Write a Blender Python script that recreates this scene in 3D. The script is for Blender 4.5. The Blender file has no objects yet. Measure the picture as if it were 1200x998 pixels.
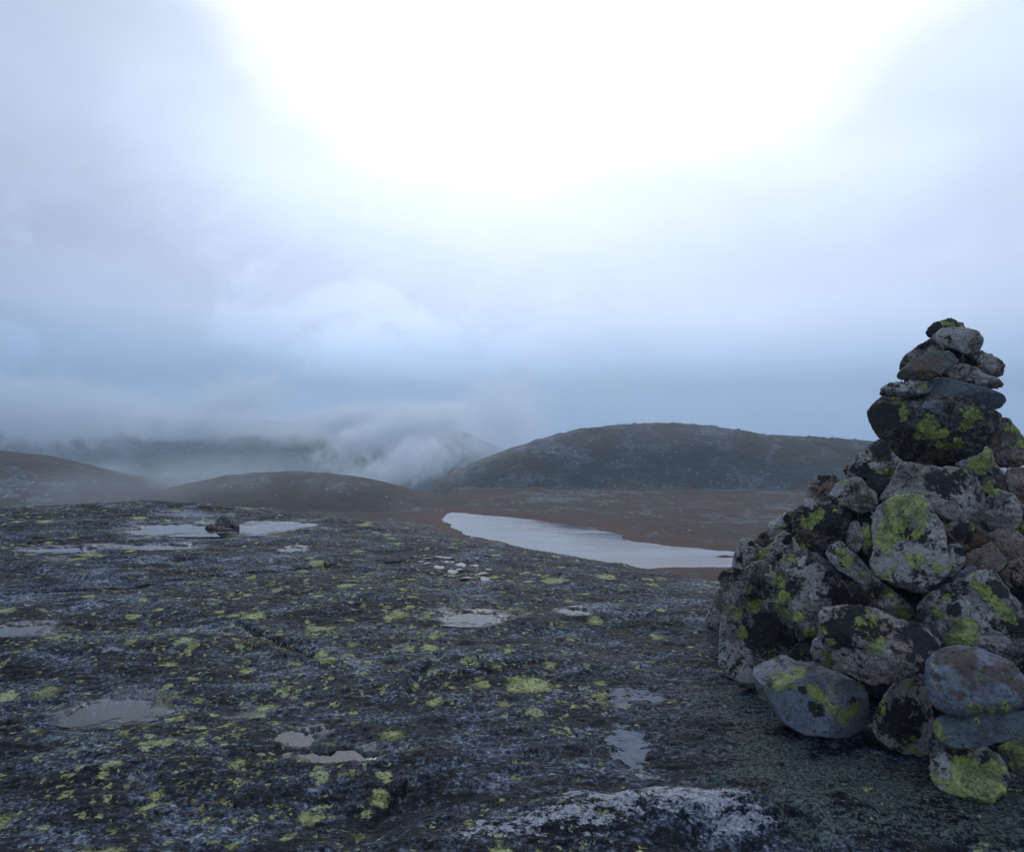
import bpy, math, random
import numpy as np
from mathutils import Vector, Matrix
C = bpy.context.scene
COL = C.collection
R = math.radians

# ------------------------------------------------------------------ camera
CAM_H, FPX, HORIZON = 1.5, 900.0, 480.0          # eye height, focal length and horizon row for a 1200 px wide frame
cam_d = bpy.data.cameras.new("camera"); cam = bpy.data.objects.new("camera", cam_d); COL.objects.link(cam)
cam.location = (0, 0, CAM_H); cam.rotation_euler = (R(90), 0, 0)
cam_d.sensor_width = 36; cam_d.lens = FPX / 1200 * 36; cam_d.shift_y = -(499 - HORIZON) / 1200
cam_d.clip_start = 0.05; cam_d.clip_end = 20000
C.camera = cam

# ------------------------------------------------------------------ sky, sun, exposure
SUN_EL, SUN_AZ = 37.0, 3.0
C.view_settings.view_transform = 'Standard'; C.view_settings.look = 'None'
C.view_settings.exposure = 0.0; C.view_settings.gamma = 1.0
try: C.view_settings.use_curve_mapping = False
except Exception: pass
C.render.engine = 'CYCLES'
C.cycles.volume_bounces = 3
C.cycles.max_bounces = 6; C.cycles.diffuse_bounces = 3; C.cycles.glossy_bounces = 3; C.cycles.transparent_max_bounces = 16
C.cycles.volume_step_rate = 1.0; C.cycles.volume_max_steps = 128
C.cycles.use_denoising = True


class NT:
    """a short hand for building node trees"""
    def __init__(s, tree): s.t = tree; s.n = tree.nodes; s.l = tree.links
    def new(s, kind, **kw):
        n = s.n.new(kind)
        for k, v in kw.items(): setattr(n, k, v)
        return n
    def put(s, sock, v):
        if isinstance(v, bpy.types.NodeSocket): s.l.new(v, sock)
        elif v is not None:
            if hasattr(sock.default_value, '__len__'):
                v = tuple(v) if hasattr(v, '__len__') else (v,) * len(sock.default_value)
                if len(sock.default_value) == 4 and len(v) == 3: v = v + (1,)
            sock.default_value = v
    def math(s, op, a, b=None, c=None, clamp=False):
        n = s.new('ShaderNodeMath', operation=op, use_clamp=clamp)
        s.put(n.inputs[0], a)
        if b is not None: s.put(n.inputs[1], b)
        if c is not None: s.put(n.inputs[2], c)
        return n.outputs[0]
    def vmath(s, op, a, b=None, scale=None):
        n = s.new('ShaderNodeVectorMath', operation=op)
        s.put(n.inputs[0], a)
        if b is not None: s.put(n.inputs[1], b)
        if scale is not None: s.put(n.inputs['Scale'], scale)
        return n.outputs['Value'] if op in ('DOT_PRODUCT', 'LENGTH', 'DISTANCE') else n.outputs[0]
    def noise(s, vec, scale, detail=4, rough=0.55, dist=0.0, col=False):
        n = s.new('ShaderNodeTexNoise'); s.put(n.inputs['Vector'], vec)
        n.inputs['Scale'].default_value = scale; n.inputs['Detail'].default_value = detail
        n.inputs['Roughness'].default_value = rough; n.inputs['Distortion'].default_value = dist
        return n.outputs['Color' if col else 'Fac']
    def voro(s, vec, scale, feature='F1'):
        n = s.new('ShaderNodeTexVoronoi', feature=feature); s.put(n.inputs['Vector'], vec)
        n.inputs['Scale'].default_value = scale
        return n
    def smooth(s, v, lo, hi, a=0.0, b=1.0):
        n = s.new('ShaderNodeMapRange', interpolation_type='SMOOTHSTEP')
        s.put(n.inputs[0], v); s.put(n.inputs[1], lo); s.put(n.inputs[2], hi); s.put(n.inputs[3], a); s.put(n.inputs[4], b)
        return n.outputs[0]
    def lin(s, v, lo, hi, a=0.0, b=1.0):
        n = s.new('ShaderNodeMapRange')
        s.put(n.inputs[0], v); s.put(n.inputs[1], lo); s.put(n.inputs[2], hi); s.put(n.inputs[3], a); s.put(n.inputs[4], b)
        return n.outputs[0]
    def mix(s, f, a, b, blend='MIX'):
        n = s.new('ShaderNodeMix', data_type='RGBA', blend_type=blend)
        s.put(n.inputs[0], f); s.put(n.inputs[6], a); s.put(n.inputs[7], b)
        return n.outputs[2]
    def ramp(s, v, stops):
        n = s.new('ShaderNodeValToRGB'); s.put(n.inputs[0], v)
        e = n.color_ramp.elements
        while len(e) < len(stops): e.new(0.5)
        for k, (p, c) in enumerate(stops):
            e[k].position = p; e[k].color = tuple(c) + (1,) if hasattr(c, '__len__') else (c, c, c, 1)
        return n.outputs[0]
    def attr(s, name):
        n = s.new('ShaderNodeAttribute', attribute_name=name)
        return n
    def sep(s, c):
        n = s.new('ShaderNodeSeparateColor'); s.put(n.inputs[0], c)
        return n.outputs[0], n.outputs[1], n.outputs[2]


def sun_vec(el, az): return Vector((math.sin(R(az)) * math.cos(R(el)), math.cos(R(az)) * math.cos(R(el)), math.sin(R(el))))

W = bpy.data.worlds.new("World"); C.world = W; W.use_nodes = True
w = NT(W.node_tree); w.n.clear()
sky = w.new('ShaderNodeTexSky', sky_type='NISHITA'); sky.sun_disc = False
sky.sun_elevation = R(SUN_EL); sky.sun_rotation = R(SUN_AZ)
D = w.new('ShaderNodeTexCoord').outputs['Generated']
sx = w.new('ShaderNodeSeparateXYZ'); w.put(sx.inputs[0], D)
dx, dz = sx.outputs[0], sx.outputs[2]
stretch = w.vmath('MULTIPLY', D, (1, 1, 1.9))
n1 = w.noise(stretch, 1.7, 5, 0.5)
n2 = w.noise(w.vmath('ADD', stretch, (7, 3, 1)), 4.2, 7, 0.55, 0.4)
zz = w.math('ADD', dz, w.math('MULTIPLY', w.math('SUBTRACT', n1, 0.5), 0.16))
body = w.ramp(zz, [(0.0, (.42, .58, .92)), (0.06, (.58, .78, 1.13)), (0.12, (.76, .92, 1.24)), (0.20, (.75, .87, 1.15)),
                   (0.32, (.78, .91, 1.17)), (0.55, (.58, .72, .98)), (0.8, (.50, .62, .84)), (1.0, (.48, .60, .80))])
side = w.math('ADD', dx, w.math('MULTIPLY', w.math('SUBTRACT', n1, 0.5), 0.35))
dark = w.math('MULTIPLY', w.smooth(side, -0.72, 0.0, 0.50, 1.0), w.smooth(side, 0.15, 0.7, 1.0, 0.80))
body = w.mix(1.0, body, w.mix(dark, (.02, .09, .16), (1, 1, 1)), 'MULTIPLY')
n3 = w.noise(w.vmath('MULTIPLY', D, (1, 1, 1.4)), 6.5, 8, 0.6, 0.8)
puff = w.math('MULTIPLY', w.smooth(n3, .47, .60), w.math('MULTIPLY', w.smooth(dz, .34, .10), w.smooth(dx, .25, -.25)))
body = w.mix(1.0, body, w.math('ADD', w.lin(n2, 0.25, 0.75, 0.91, 1.08), w.math('MULTIPLY', puff, .16)), 'MULTIPLY')
dot = w.vmath('DOT_PRODUCT', w.vmath('NORMALIZE', w.vmath('MULTIPLY', D, (.72, 1, 1))), tuple(sun_vec(SUN_EL, SUN_AZ)))
dot = w.math('ADD', dot, w.math('MULTIPLY', w.math('SUBTRACT', n1, 0.5), 0.07))
dot = w.math('ADD', dot, w.math('MULTIPLY', w.math('SUBTRACT', n2, 0.5), 0.012))
glow = w.ramp(dot, [(0.0, 0.0), (0.76, 0.0), (0.82, 0.008), (0.88, 0.032), (0.94, 0.095), (0.97, 0.28), (1.0, .8)])
g = w.mix(1.0, glow, (2.75, 2.58, 2.45), 'MULTIPLY')
cloud = w.mix(1.0, body, g, 'ADD')
bg1 = w.new('ShaderNodeBackground'); w.put(bg1.inputs[0], sky.outputs[0]); bg1.inputs[1].default_value = 0.08
bg2 = w.new('ShaderNodeBackground'); w.put(bg2.inputs[0], cloud); bg2.inputs[1].default_value = 1.0
mx = w.new('ShaderNodeMixShader'); mx.inputs[0].default_value = 0.94
w.l.new(bg1.outputs[0], mx.inputs[1]); w.l.new(bg2.outputs[0], mx.inputs[2])
out = w.new('ShaderNodeOutputWorld'); w.l.new(mx.outputs[0], out.inputs[0])

sl = bpy.data.lights.new("sun", 'SUN'); sl.energy = 0.5; sl.angle = R(35); sl.color = (1, .985, .96)
so = bpy.data.objects.new("sun", sl); COL.objects.link(so)
so.rotation_euler = (-sun_vec(SUN_EL, SUN_AZ)).to_track_quat('-Z', 'Y').to_euler(); so.location = (0, 0, 50)


# ------------------------------------------------------------------ noise for shapes
_rng = np.random.RandomState(11)
_P = _rng.permutation(512); _P = np.concatenate([_P, _P, _P])
_G = _rng.normal(size=(512, 3)); _G /= np.linalg.norm(_G, axis=1)[:, None]

def perlin(x, y, z):
    xi, yi, zi = np.floor(x).astype(np.int64), np.floor(y).astype(np.int64), np.floor(z).astype(np.int64)
    fx, fy, fz = x - xi, y - yi, z - zi
    u, v, t = [f * f * f * (f * (f * 6 - 15) + 10) for f in (fx, fy, fz)]
    def grad(a, b, c):
        h = _P[(_P[(_P[(xi + a) & 511] + yi + b) & 511] + zi + c) & 511]
        g = _G[h]
        return g[..., 0] * (fx - a) + g[..., 1] * (fy - b) + g[..., 2] * (fz - c)
    l = lambda p, q, k: p + (q - p) * k
    return l(l(l(grad(0,0,0), grad(1,0,0), u), l(grad(0,1,0), grad(1,1,0), u), v),
             l(l(grad(0,0,1), grad(1,0,1), u), l(grad(0,1,1), grad(1,1,1), u), v), t)

def fbm(x, y, z, octaves=4, gain=0.5, ridged=False):
    s, a = 0, 1.0
    for k in range(octaves):
        p = perlin(x + 17.3 * k, y - 9.1 * k, z + 4.7 * k)
        s = s + a * ((0.5 - np.abs(p)) if ridged else p)
        x, y, z = x * 2.03, y * 2.03, z * 2.03; a *= gain
    return s

def sstep(v, a, b):
    t = np.clip((v - a) / (b - a), 0, 1); return t * t * (3 - 2 * t)

# ------------------------------------------------------------------ object helpers
def link(name, verts, faces, mat=None, smooth=True, parent=None):
    me = bpy.data.meshes.new(name)
    verts = np.asarray(verts, dtype=np.float32); faces = np.asarray(faces, dtype=np.int32)
    me.vertices.add(len(verts)); me.vertices.foreach_set('co', verts.ravel())
    k = faces.shape[1]
    me.loops.add(faces.size); me.loops.foreach_set('vertex_index', faces.ravel())
    me.polygons.add(len(faces)); me.polygons.foreach_set('loop_start', np.arange(0, faces.size, k, dtype=np.int32))
    me.polygons.foreach_set('loop_total', np.full(len(faces), k, dtype=np.int32))
    me.polygons.foreach_set('use_smooth', np.full(len(faces), smooth))
    me.update(calc_edges=True); me.validate()
    if mat: me.materials.append(mat)
    o = bpy.data.objects.new(name, me); COL.objects.link(o)
    if parent: o.parent = parent
    return o

def paint(o, name, rgba):
    a = o.data.attributes.new(name, 'FLOAT_COLOR', 'POINT')
    a.data.foreach_set('color', np.asarray(rgba, dtype=np.float32).ravel())

def tag(o, label, cat, group=None):
    o['label'] = label; o['category'] = cat
    if group: o['group'] = group
    return o

def struct(o, kind='structure'): o['kind'] = kind; return o

def grid_faces(nr, nc, wrap=False):
    i = np.arange(nr - 1)[:, None] * nc; j = np.arange(nc if wrap else nc - 1)[None, :]
    j2 = (j + 1) % nc
    return np.stack([i + j, i + j2, i + nc + j2, i + nc + j], -1).reshape(-1, 4)

def gx(px, py, z=0.0):                 # where a sight line meets level z: used to set things out on the ground
    Y = (CAM_H - z) * FPX / (py - HORIZON); return (px - 600) / FPX * Y, Y

# ------------------------------------------------------------------ materials
def mat_new(name):
    m = bpy.data.materials.new(name); m.use_nodes = True
    t = NT(m.node_tree); t.n.clear()
    p = t.new('ShaderNodeBsdfPrincipled'); o = t.new('ShaderNodeOutputMaterial')
    t.l.new(p.outputs[0], o.inputs[0])
    return m, t, p

def bump(t, p, h, strength, dist):
    b = t.new('ShaderNodeBump'); b.inputs['Strength'].default_value = strength; b.inputs['Distance'].default_value = dist
    t.put(b.inputs['Height'], h); t.l.new(b.outputs[0], p.inputs['Normal'])

# summit bedrock: black crust, grey rock, pale crust, grey-green leafy lichen, yellow-green map lichen
def make_rock_mat():
    m, t, p = mat_new('lichened bedrock')
    co = t.new('ShaderNodeTexCoord').outputs['Object']
    mp = t.new('ShaderNodeMapping'); t.put(mp.inputs[0], co); mp.inputs['Rotation'].default_value = (0, 0, R(14)); mp.inputs['Scale'].default_value = (0.6, 1.1, 1)
    sv = mp.outputs[0]
    z1, z2, z3 = t.sep(t.attr('zone').outputs['Color'])          # map lichen, pale crust, leafy lichen
    wet = t.attr('zone').outputs['Alpha']
    nA = t.noise(sv, 1.6, 6, 0.6); nB = t.noise(sv, 7, 8, 0.68, 0.6); nC = t.noise(co, 34, 8, 0.7); nD = t.noise(co, 95, 6, 0.74)
    nE = t.noise(t.vmath('ADD', sv, (3, 8, 2)), 13, 8, 0.7, 0.5)
    nF = t.noise(co, 60, 8, 0.75, 0.4); nG = t.noise(t.vmath('ADD', sv, (1, 5, 7)), 3.2, 7, 0.62, 0.8)
    f = t.math('ADD', t.math('MULTIPLY', nG, 0.24), t.math('MULTIPLY', nB, 0.26))
    f = t.math('ADD', f, t.math('ADD', t.math('MULTIPLY', nC, 0.36), t.math('MULTIPLY', nF, 0.30)))
    f = t.math('ADD', f, t.math('ADD', t.math('MULTIPLY', nD, 0.22), -.05))                                                      # mean 0.64
    f = t.math('ADD', f, t.math('MULTIPLY', t.math('SUBTRACT', nA, .5), .16))
    col = t.ramp(t.lin(f, .52, .745), [(0.0, (.003, .004, .005)), (.34, (.005, .0065, .009)), (.48, (.013, .0175, .024)), (.60, (.032, .043, .060)), (.70, (.066, .085, .113)), (.82, (.140, .168, .208)), (1.0, (.34, .37, .41))])
    # brownish bare rock
    col = t.mix(t.math('MULTIPLY', t.smooth(nE, 0.64, 0.72), t.smooth(nC, .50, .58)), col, (.090, .072, .062))
    # scattered pale grains
    col = t.mix(t.math('MULTIPLY', t.smooth(nF, 0.60, 0.66), t.smooth(nE, 0.48, 0.60, 0.0, 0.85)), col, (.24, .26, .29))
    # grey-green leafy lichen near the cairn
    lf = t.math('ADD', t.math('ADD', t.math('MULTIPLY', nC, 0.40), t.math('MULTIPLY', nB, 0.30)), t.math('MULTIPLY', nG, 0.30))
    lf = t.math('ADD', lf, t.math('MULTIPLY', t.math('SUBTRACT', z3, 1.0), 0.20))
    leaf = t.mix(t.smooth(t.math('ADD', t.math('MULTIPLY', nD, .5), t.math('MULTIPLY', nF, .5)), .42, .60), (.012, .017, .017), (.135, .168, .150))
    col = t.mix(t.smooth(lf, 0.485, 0.505, 0, .9), col, leaf)
    # white-grey crust
    wf = t.math('ADD', t.math('ADD', t.math('MULTIPLY', nB, 0.3), t.math('MULTIPLY', nG, .2)), t.math('ADD', t.math('MULTIPLY', t.noise(sv, 20, 9, 0.74, 0.3), 0.40), t.math('MULTIPLY', nF, .25)))
    wf = t.math('ADD', wf, t.math('MULTIPLY', t.math('SUBTRACT', z2, 1.0), 0.22))
    wm = t.math('MULTIPLY', t.smooth(wf, 0.528, 0.545), t.smooth(t.math('ADD', t.math('MULTIPLY', nC, .5), t.math('MULTIPLY', nE, .5)), .43, .49))
    col = t.mix(wm, col, t.mix(t.smooth(nD, .35, .65), (.15, .165, .19), (.50, .51, .54)))
    # smooth pale films
    fl = t.math('ADD', t.math('ADD', t.math('MULTIPLY', t.noise(sv, 8, 7, .66, .8), .8), t.math('MULTIPLY', nC, .3)), t.math('MULTIPLY', t.attr('film').outputs['Fac'], .45))
    col = t.mix(t.smooth(fl, .745, .765), col, t.mix(nC, (.15, .175, .21), (.21, .24, .28)))
    # map lichen in patches of three sizes
    wv = t.vmath('ADD', co, t.vmath('SCALE', t.vmath('SUBTRACT', t.noise(co, 14, 6, 0.65, col=True), (.5, .5, .5)), scale=0.13))
    gm = None
    for sc, dens, rad, off in ((3.6, 0.55, 0.60, 0.0), (8.0, 0.80, 0.60, 5.3), (17.0, 0.85, 0.60, 9.1), (34.0, 0.62, 0.60, 2.7)):
        v = t.voro(t.vmath('ADD', wv, (off, off * .7, 0)), sc)
        cr, cg, cb = t.sep(v.outputs['Color'])
        keep = t.math('LESS_THAN', cr, t.math('MULTIPLY', z1, dens))
        d = t.math('ADD', v.outputs['Distance'], t.math('MULTIPLY', t.math('SUBTRACT', nF, 0.5), 0.9))
        d = t.math('SUBTRACT', d, t.math('MULTIPLY', t.math('SUBTRACT', cg, 0.45), rad))
        a = t.math('MULTIPLY', keep, t.smooth(d, 0.10, 0.20, 1.0, 0.0))
        rm = t.math('MULTIPLY', keep, t.smooth(d, 0.30, 0.20, 0.0, 1.0)); rim = rm if gm is None else t.math('MAXIMUM', rim, rm)
        gm = a if gm is None else t.math('MAXIMUM', gm, a)
    gcrack = t.smooth(t.voro(co, 70, 'DISTANCE_TO_EDGE').outputs['Distance'], 0.02, 0.09)
    gm = t.math('MULTIPLY', gm, t.smooth(nF, 0.38, 0.48))
    green = t.mix(t.smooth(nE, .38, .6), (.235, .262, .085), (.50, .545, .24))
    green = t.mix(t.smooth(nB, .48, .60, 0, .75), green, (.40, .44, .29))
    green = t.mix(t.smooth(nD, .50, .38, 0, .75), green, (.10, .12, .05))
    col = t.mix(t.math('MULTIPLY', rim, .8), col, (.010, .012, .014))
    col = t.mix(t.math('MULTIPLY', gm, t.math('ADD', t.math('MULTIPLY', gcrack, 0.32), 0.66)), col, green)
    # rust specks
    col = t.mix(t.math('MULTIPLY', t.smooth(t.noise(sv, 2.9, 4, .5), .66, .72), t.smooth(nC, .5, .6, 0, .7)), col, (.16, .06, .025))
    # wet ground is darker and shinier
    wetn = t.math('ADD', wet, t.math('MULTIPLY', t.math('SUBTRACT', nB, 0.5), 0.9))
    wm2 = t.smooth(wetn, 0.45, 0.75)
    col = t.mix(t.math('MULTIPLY', wm2, 0.7), col, t.mix(t.smooth(nF, .4, .62), (.012, .016, .022), (.060, .076, .098)))
    t.put(p.inputs['Base Color'], col)
    ro = t.mix(wm2, t.lin(nB, 0.3, 0.7, 0.55, 0.85), (.30, .30, .30)); t.put(p.inputs['Roughness'], t.sep(t.mix(gm, ro, (.8, .8, .8)))[0])
    t.put(p.inputs['Specular IOR Level'], t.lin(wm2, 0, 1, .11, .5))
    h = t.math('ADD', t.math('MULTIPLY', nC, 0.7), t.math('MULTIPLY', nD, 0.35))
    h = t.math('ADD', h, t.math('MULTIPLY', gm, 0.25)); h = t.math('ADD', h, t.math('MULTIPLY', wm, 0.2))
    h = t.math('MULTIPLY', h, t.math('SUBTRACT', 1.0, t.math('MULTIPLY', wm2, 0.6)))
    bump(t, p, h, 0.8, 0.016)
    return m

def make_stone_mat(name, c1, c2, black=0.5, white=0.3, warm=(.10, .062, .042), warmth=0.2, leaf=0.25, rough=.75, grain=1.0):
    m, t, p = mat_new(name)
    co0 = t.new('ShaderNodeTexCoord').outputs['Object']
    rnd = t.new('ShaderNodeObjectInfo').outputs['Random']
    co = t.vmath('ADD', co0, t.vmath('SCALE', (37.0, 61.0, 23.0), scale=rnd))
    ag, aw, ak = t.sep(t.attr('crust').outputs['Color']); ab = t.attr('crust').outputs['Alpha']
    nA = t.noise(co, 5, 6, .6, .4); nB = t.noise(co, 14, 8, .68, .5); nC = t.noise(co, 42, 7, .7); nD = t.noise(co, 100, 6, .76)
    nE = t.noise(t.vmath('ADD', co, (5, 1, 9)), 9, 8, .7, .6); nF = t.noise(t.vmath('ADD', co, (2, 7, 4)), 34, 8, .75, .7)
    col = t.mix(t.smooth(t.math('ADD', t.math('MULTIPLY', nA, .6), t.math('MULTIPLY', nC, .5)), .4, .72), c1, c2)
    col = t.mix(t.smooth(nD, .54, .68, 0, .55 * grain), col, (.36, .335, .31))
    col = t.mix(t.smooth(nD, .46, .34, 0, .7 * grain), col, (.018, .019, .022))
    wv = t.math('ADD', t.math('ADD', nE, t.math('MULTIPLY', t.math('SUBTRACT', ab, .5), .6)), (warmth - .2) * .5)
    col = t.mix(t.smooth(wv, .58, .72, 0, .85), col, t.mix(nC, tuple(k * .6 for k in warm), tuple(k * 1.5 for k in warm)))
    # leafy grey-green lichen
    lv = t.math('ADD', t.math('ADD', t.math('MULTIPLY', nB, .7), t.math('MULTIPLY', nC, .4)), leaf - 1.0)
    col = t.mix(t.smooth(lv, -.16, -.08, 0, .8), col, t.mix(nD, (.055, .075, .06), (.17, .20, .17)))
    # pale crust
    wv = t.math('ADD', t.math('ADD', t.math('ADD', t.math('MULTIPLY', nB, .4), t.math('MULTIPLY', nF, .6)), t.math('MULTIPLY', aw, .20)), white - 1.0)
    wm = t.smooth(wv, -.14, -.09)
    col = t.mix(wm, col, t.mix(nD, (.17, .163, .157), (.56, .535, .505)))
    # black crust
    kv = t.math('ADD', t.math('ADD', t.math('ADD', t.math('MULTIPLY', nE, .45), t.math('MULTIPLY', nF, .55)), t.math('MULTIPLY', ak, .20)), black - 1.0)
    km = t.smooth(kv, -.06, -.01)
    col = t.mix(km, col, t.mix(nD, (.010, .011, .013), (.036, .038, .042)))
    # map lichen
    gv = t.math('ADD', t.math('MULTIPLY', t.math('SUBTRACT', t.math('ADD', nB, nF), 1.0), 1.9), ag)
    gm = t.smooth(gv, .42, .52)
    crack = t.smooth(t.voro(co, 95, 'DISTANCE_TO_EDGE').outputs['Distance'], .02, .12)
    green = t.mix(t.smooth(nB, .38, .62), (.115, .150, .030), (.36, .43, .10))
    green = t.mix(t.smooth(nD, .5, .62, 0, .6), green, (.48, .54, .22))
    col = t.mix(t.math('MULTIPLY', gm, t.math('ADD', t.math('MULTIPLY', crack, .5), .48)), col, green)
    col = t.mix(t.smooth(t.math('ADD', t.math('MULTIPLY', nD, .6), t.math('MULTIPLY', nC, .4)), .46, .39, 0, .80), col, (.012, .012, .013))
    t.put(p.inputs['Base Color'], col)
    p.inputs['Roughness'].default_value = rough; p.inputs['Specular IOR Level'].default_value = .4
    h = t.math('ADD', t.math('MULTIPLY', nC, .8), t.math('MULTIPLY', nD, .35))
    h = t.math('ADD', h, t.math('MULTIPLY', wm, .18)); h = t.math('ADD', h, t.math('MULTIPLY', gm, .3)); h = t.math('ADD', h, t.math('MULTIPLY', km, .15))
    bump(t, p, h, .9, .014)
    return m

MS = {
    'grey':  make_stone_mat('grey granite', (.088, .083, .080), (.33, .30, .275), .42, .37, warmth=.29),
    'smooth':make_stone_mat('smooth blue grey stone', (.105, .125, .155), (.25, .28, .325), .37, .27, warmth=.0, leaf=.1, rough=.5, grain=.8),
    'slate': make_stone_mat('blue slate', (.080, .100, .120), (.165, .195, .222), .33, .18, warmth=.0, leaf=.2, rough=.5, grain=.4),
    'dark':  make_stone_mat('dark lichened stone', (.058, .058, .058), (.235, .228, .218), .44, .39, leaf=.29, warmth=.24),
    'black': make_stone_mat('black crusted stone', (.038, .038, .040), (.15, .142, .136), .455, .34, warmth=.30, leaf=.29),
    'brown': make_stone_mat('brown stone', (.090, .066, .055), (.27, .205, .172), .40, .34, warmth=.34, leaf=.1, grain=.9),
    'pink':  make_stone_mat('pinkish granite', (.16, .125, .112), (.44, .35, .315), .43, .36, warm=(.21, .135, .10), warmth=.34, leaf=.1),
    'pale':  make_stone_mat('pale crusted stone', (.10, .10, .105), (.36, .35, .345), .425, .42, leaf=.2, warmth=.26),
    'inner': make_stone_mat('gap shade stone', (.012, .012, .013), (.030, .030, .031), .46, .2, warmth=.1, leaf=.1),  # near-black base colour stands in for the shade deep between the stones
    'olive': make_stone_mat('greenish stone', (.080, .088, .078), (.20, .20, .172), .34, .24, warm=(.18, .095, .055), warmth=.28, leaf=.30, grain=.6),
}

def make_quartz():
    m, t, p = mat_new('white quartz'); co = t.new('ShaderNodeTexCoord').outputs['Object']
    n = t.noise(co, 40, 6, .65)
    t.put(p.inputs['Base Color'], t.mix(t.smooth(n, .45, .65), (.30, .26, .25), (.66, .62, .60))); p.inputs['Roughness'].default_value = .5
    bump(t, p, n, .6, .01); return m
M_QUARTZ = make_quartz()

def make_moor(name, hill):
    m, t, p = mat_new(name); co = t.new('ShaderNodeTexCoord').outputs['Object']
    fl = t.vmath('MULTIPLY', co, (1, 1.0, 2.5))
    nA = t.noise(fl, .022, 7, .6, .5); nB = t.noise(fl, .11, 8, .68, .5); nC = t.noise(fl, .5, 7, .72); nD = t.noise(fl, 1.6, 5, .7)
    heath = t.mix(nC, (.038, .020, .010), (.112, .062, .031))
    grass = t.mix(nD, (.060, .052, .036), (.110, .098, .070))
    if hill: heath = t.mix(.42, heath, t.mix(nC, (.030, .034, .028), (.075, .078, .062)))
    col = t.mix(t.smooth(nB, .50, .62), heath, grass)
    rock = t.mix(t.smooth(nD, .36, .64), (.035, .040, .042), (.20, .215, .22))
    k = .0 if not hill else .10
    rf = t.math('ADD', t.math('ADD', t.math('MULTIPLY', nA, .35), t.math('MULTIPLY', nB, .45)), t.math('MULTIPLY', nC, .30))
    z1, z2, z3 = t.sep(t.attr('zone').outputs['Color'])
    rf = t.math('ADD', rf, t.math('MULTIPLY', z1, .12))
    col = t.mix(t.smooth(rf, (.605 if hill else .60), (.635 if hill else .63)), col, rock)
    col = t.mix(t.math('MULTIPLY', z3, t.smooth(nC, .3, .6, .4, 1)), col, t.mix(nD, (.070, .030, .018), (.16, .072, .040)))
    col = t.mix(t.math('MULTIPLY', z2, .75), col, t.mix(nD, (.016, .021, .021), (.060, .066, .060)))
    # pale rocky flecks
    vf = t.voro(fl, .42); cr, cg, cb = t.sep(vf.outputs['Color'])
    fleck = t.math('MULTIPLY', t.math('LESS_THAN', cr, .26 if hill else .15), t.smooth(t.math('ADD', vf.outputs['Distance'], t.math('MULTIPLY', t.math('SUBTRACT', nD, .5), .5)), .12, .26, 1, 0))
    col = t.mix(t.math('MULTIPLY', fleck, t.smooth(t.math('ADD', nA, t.math('MULTIPLY', t.math('SUBTRACT', nB, .5), .8)), .46, .58, .05, 1)), col, (.40, .41, .40))
    t.put(p.inputs['Base Color'], col); p.inputs['Roughness'].default_value = .9; p.inputs['Specular IOR Level'].default_value = .2
    bump(t, p, t.math('ADD', nC, t.math('MULTIPLY', nD, .5)), .9, .8)
    return m
M_MOOR = make_moor('heath moor', False); M_HILL = make_moor('rocky hillside', True)

def make_water(name, deep):
    m, t, p = mat_new(name); co = t.new('ShaderNodeTexCoord').outputs['Object']
    if deep:
        p.inputs['Base Color'].default_value = (.012, .020, .032, 1); p.inputs['IOR'].default_value = 1.55
        n = t.noise(co, .5, 4, .6); w2 = t.noise(co, .05, 3, .5)
        w2 = t.noise(t.vmath('MULTIPLY', co, (.35, 1.6, 1)), .12, 4, .6, .5)
        t.put(p.inputs['Roughness'], t.smooth(w2, .42, .60, .03, .24))
        bump(t, p, n, .10, .25)
    else:
        t.n.remove(p)
        fr = t.new('ShaderNodeFresnel'); fr.inputs[0].default_value = 1.62
        tr = t.new('ShaderNodeBsdfTransparent'); tr.inputs[0].default_value = (.86, .88, .88, 1)
        gl = t.new('ShaderNodeBsdfGlossy'); gl.inputs['Roughness'].default_value = .02
        b = t.new('ShaderNodeBump'); b.inputs['Strength'].default_value = .03; b.inputs['Distance'].default_value = .02
        t.put(b.inputs['Height'], t.noise(co, 9, 2, .5)); t.l.new(b.outputs[0], gl.inputs['Normal'])
        ms = t.new('ShaderNodeMixShader'); t.put(ms.inputs[0], t.math('MULTIPLY', fr.outputs[0], t.smooth(t.attr('depth').outputs['Fac'], -.001, .009))); t.l.new(tr.outputs[0], ms.inputs[1]); t.l.new(gl.outputs[0], ms.inputs[2])
        t.l.new(ms.outputs[0], [n for n in t.n if n.type == 'OUTPUT_MATERIAL'][0].inputs[0])
    return m
M_TARN = make_water('tarn water', True); M_PUD = make_water('rain water', False)

# ------------------------------------------------------------------ summit bedrock
KD = 0.05
CREST = np.array([(-400, 597), (-200, 596), (0, 595), (100, 592), (180, 592), (250, 592), (300, 597), (400, 607), (500, 621), (600, 641),
                  (700, 660), (800, 677), (850, 685), (930, 683), (1000, 668), (1200, 640), (1500, 625)], float)
_th = np.arctan((CREST[:, 0] - 600) / FPX); _s = (CREST[:, 1] - HORIZON) / FPX * np.cos(_th)
_R0 = CAM_H / _s - _s / (4 * KD)

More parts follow.
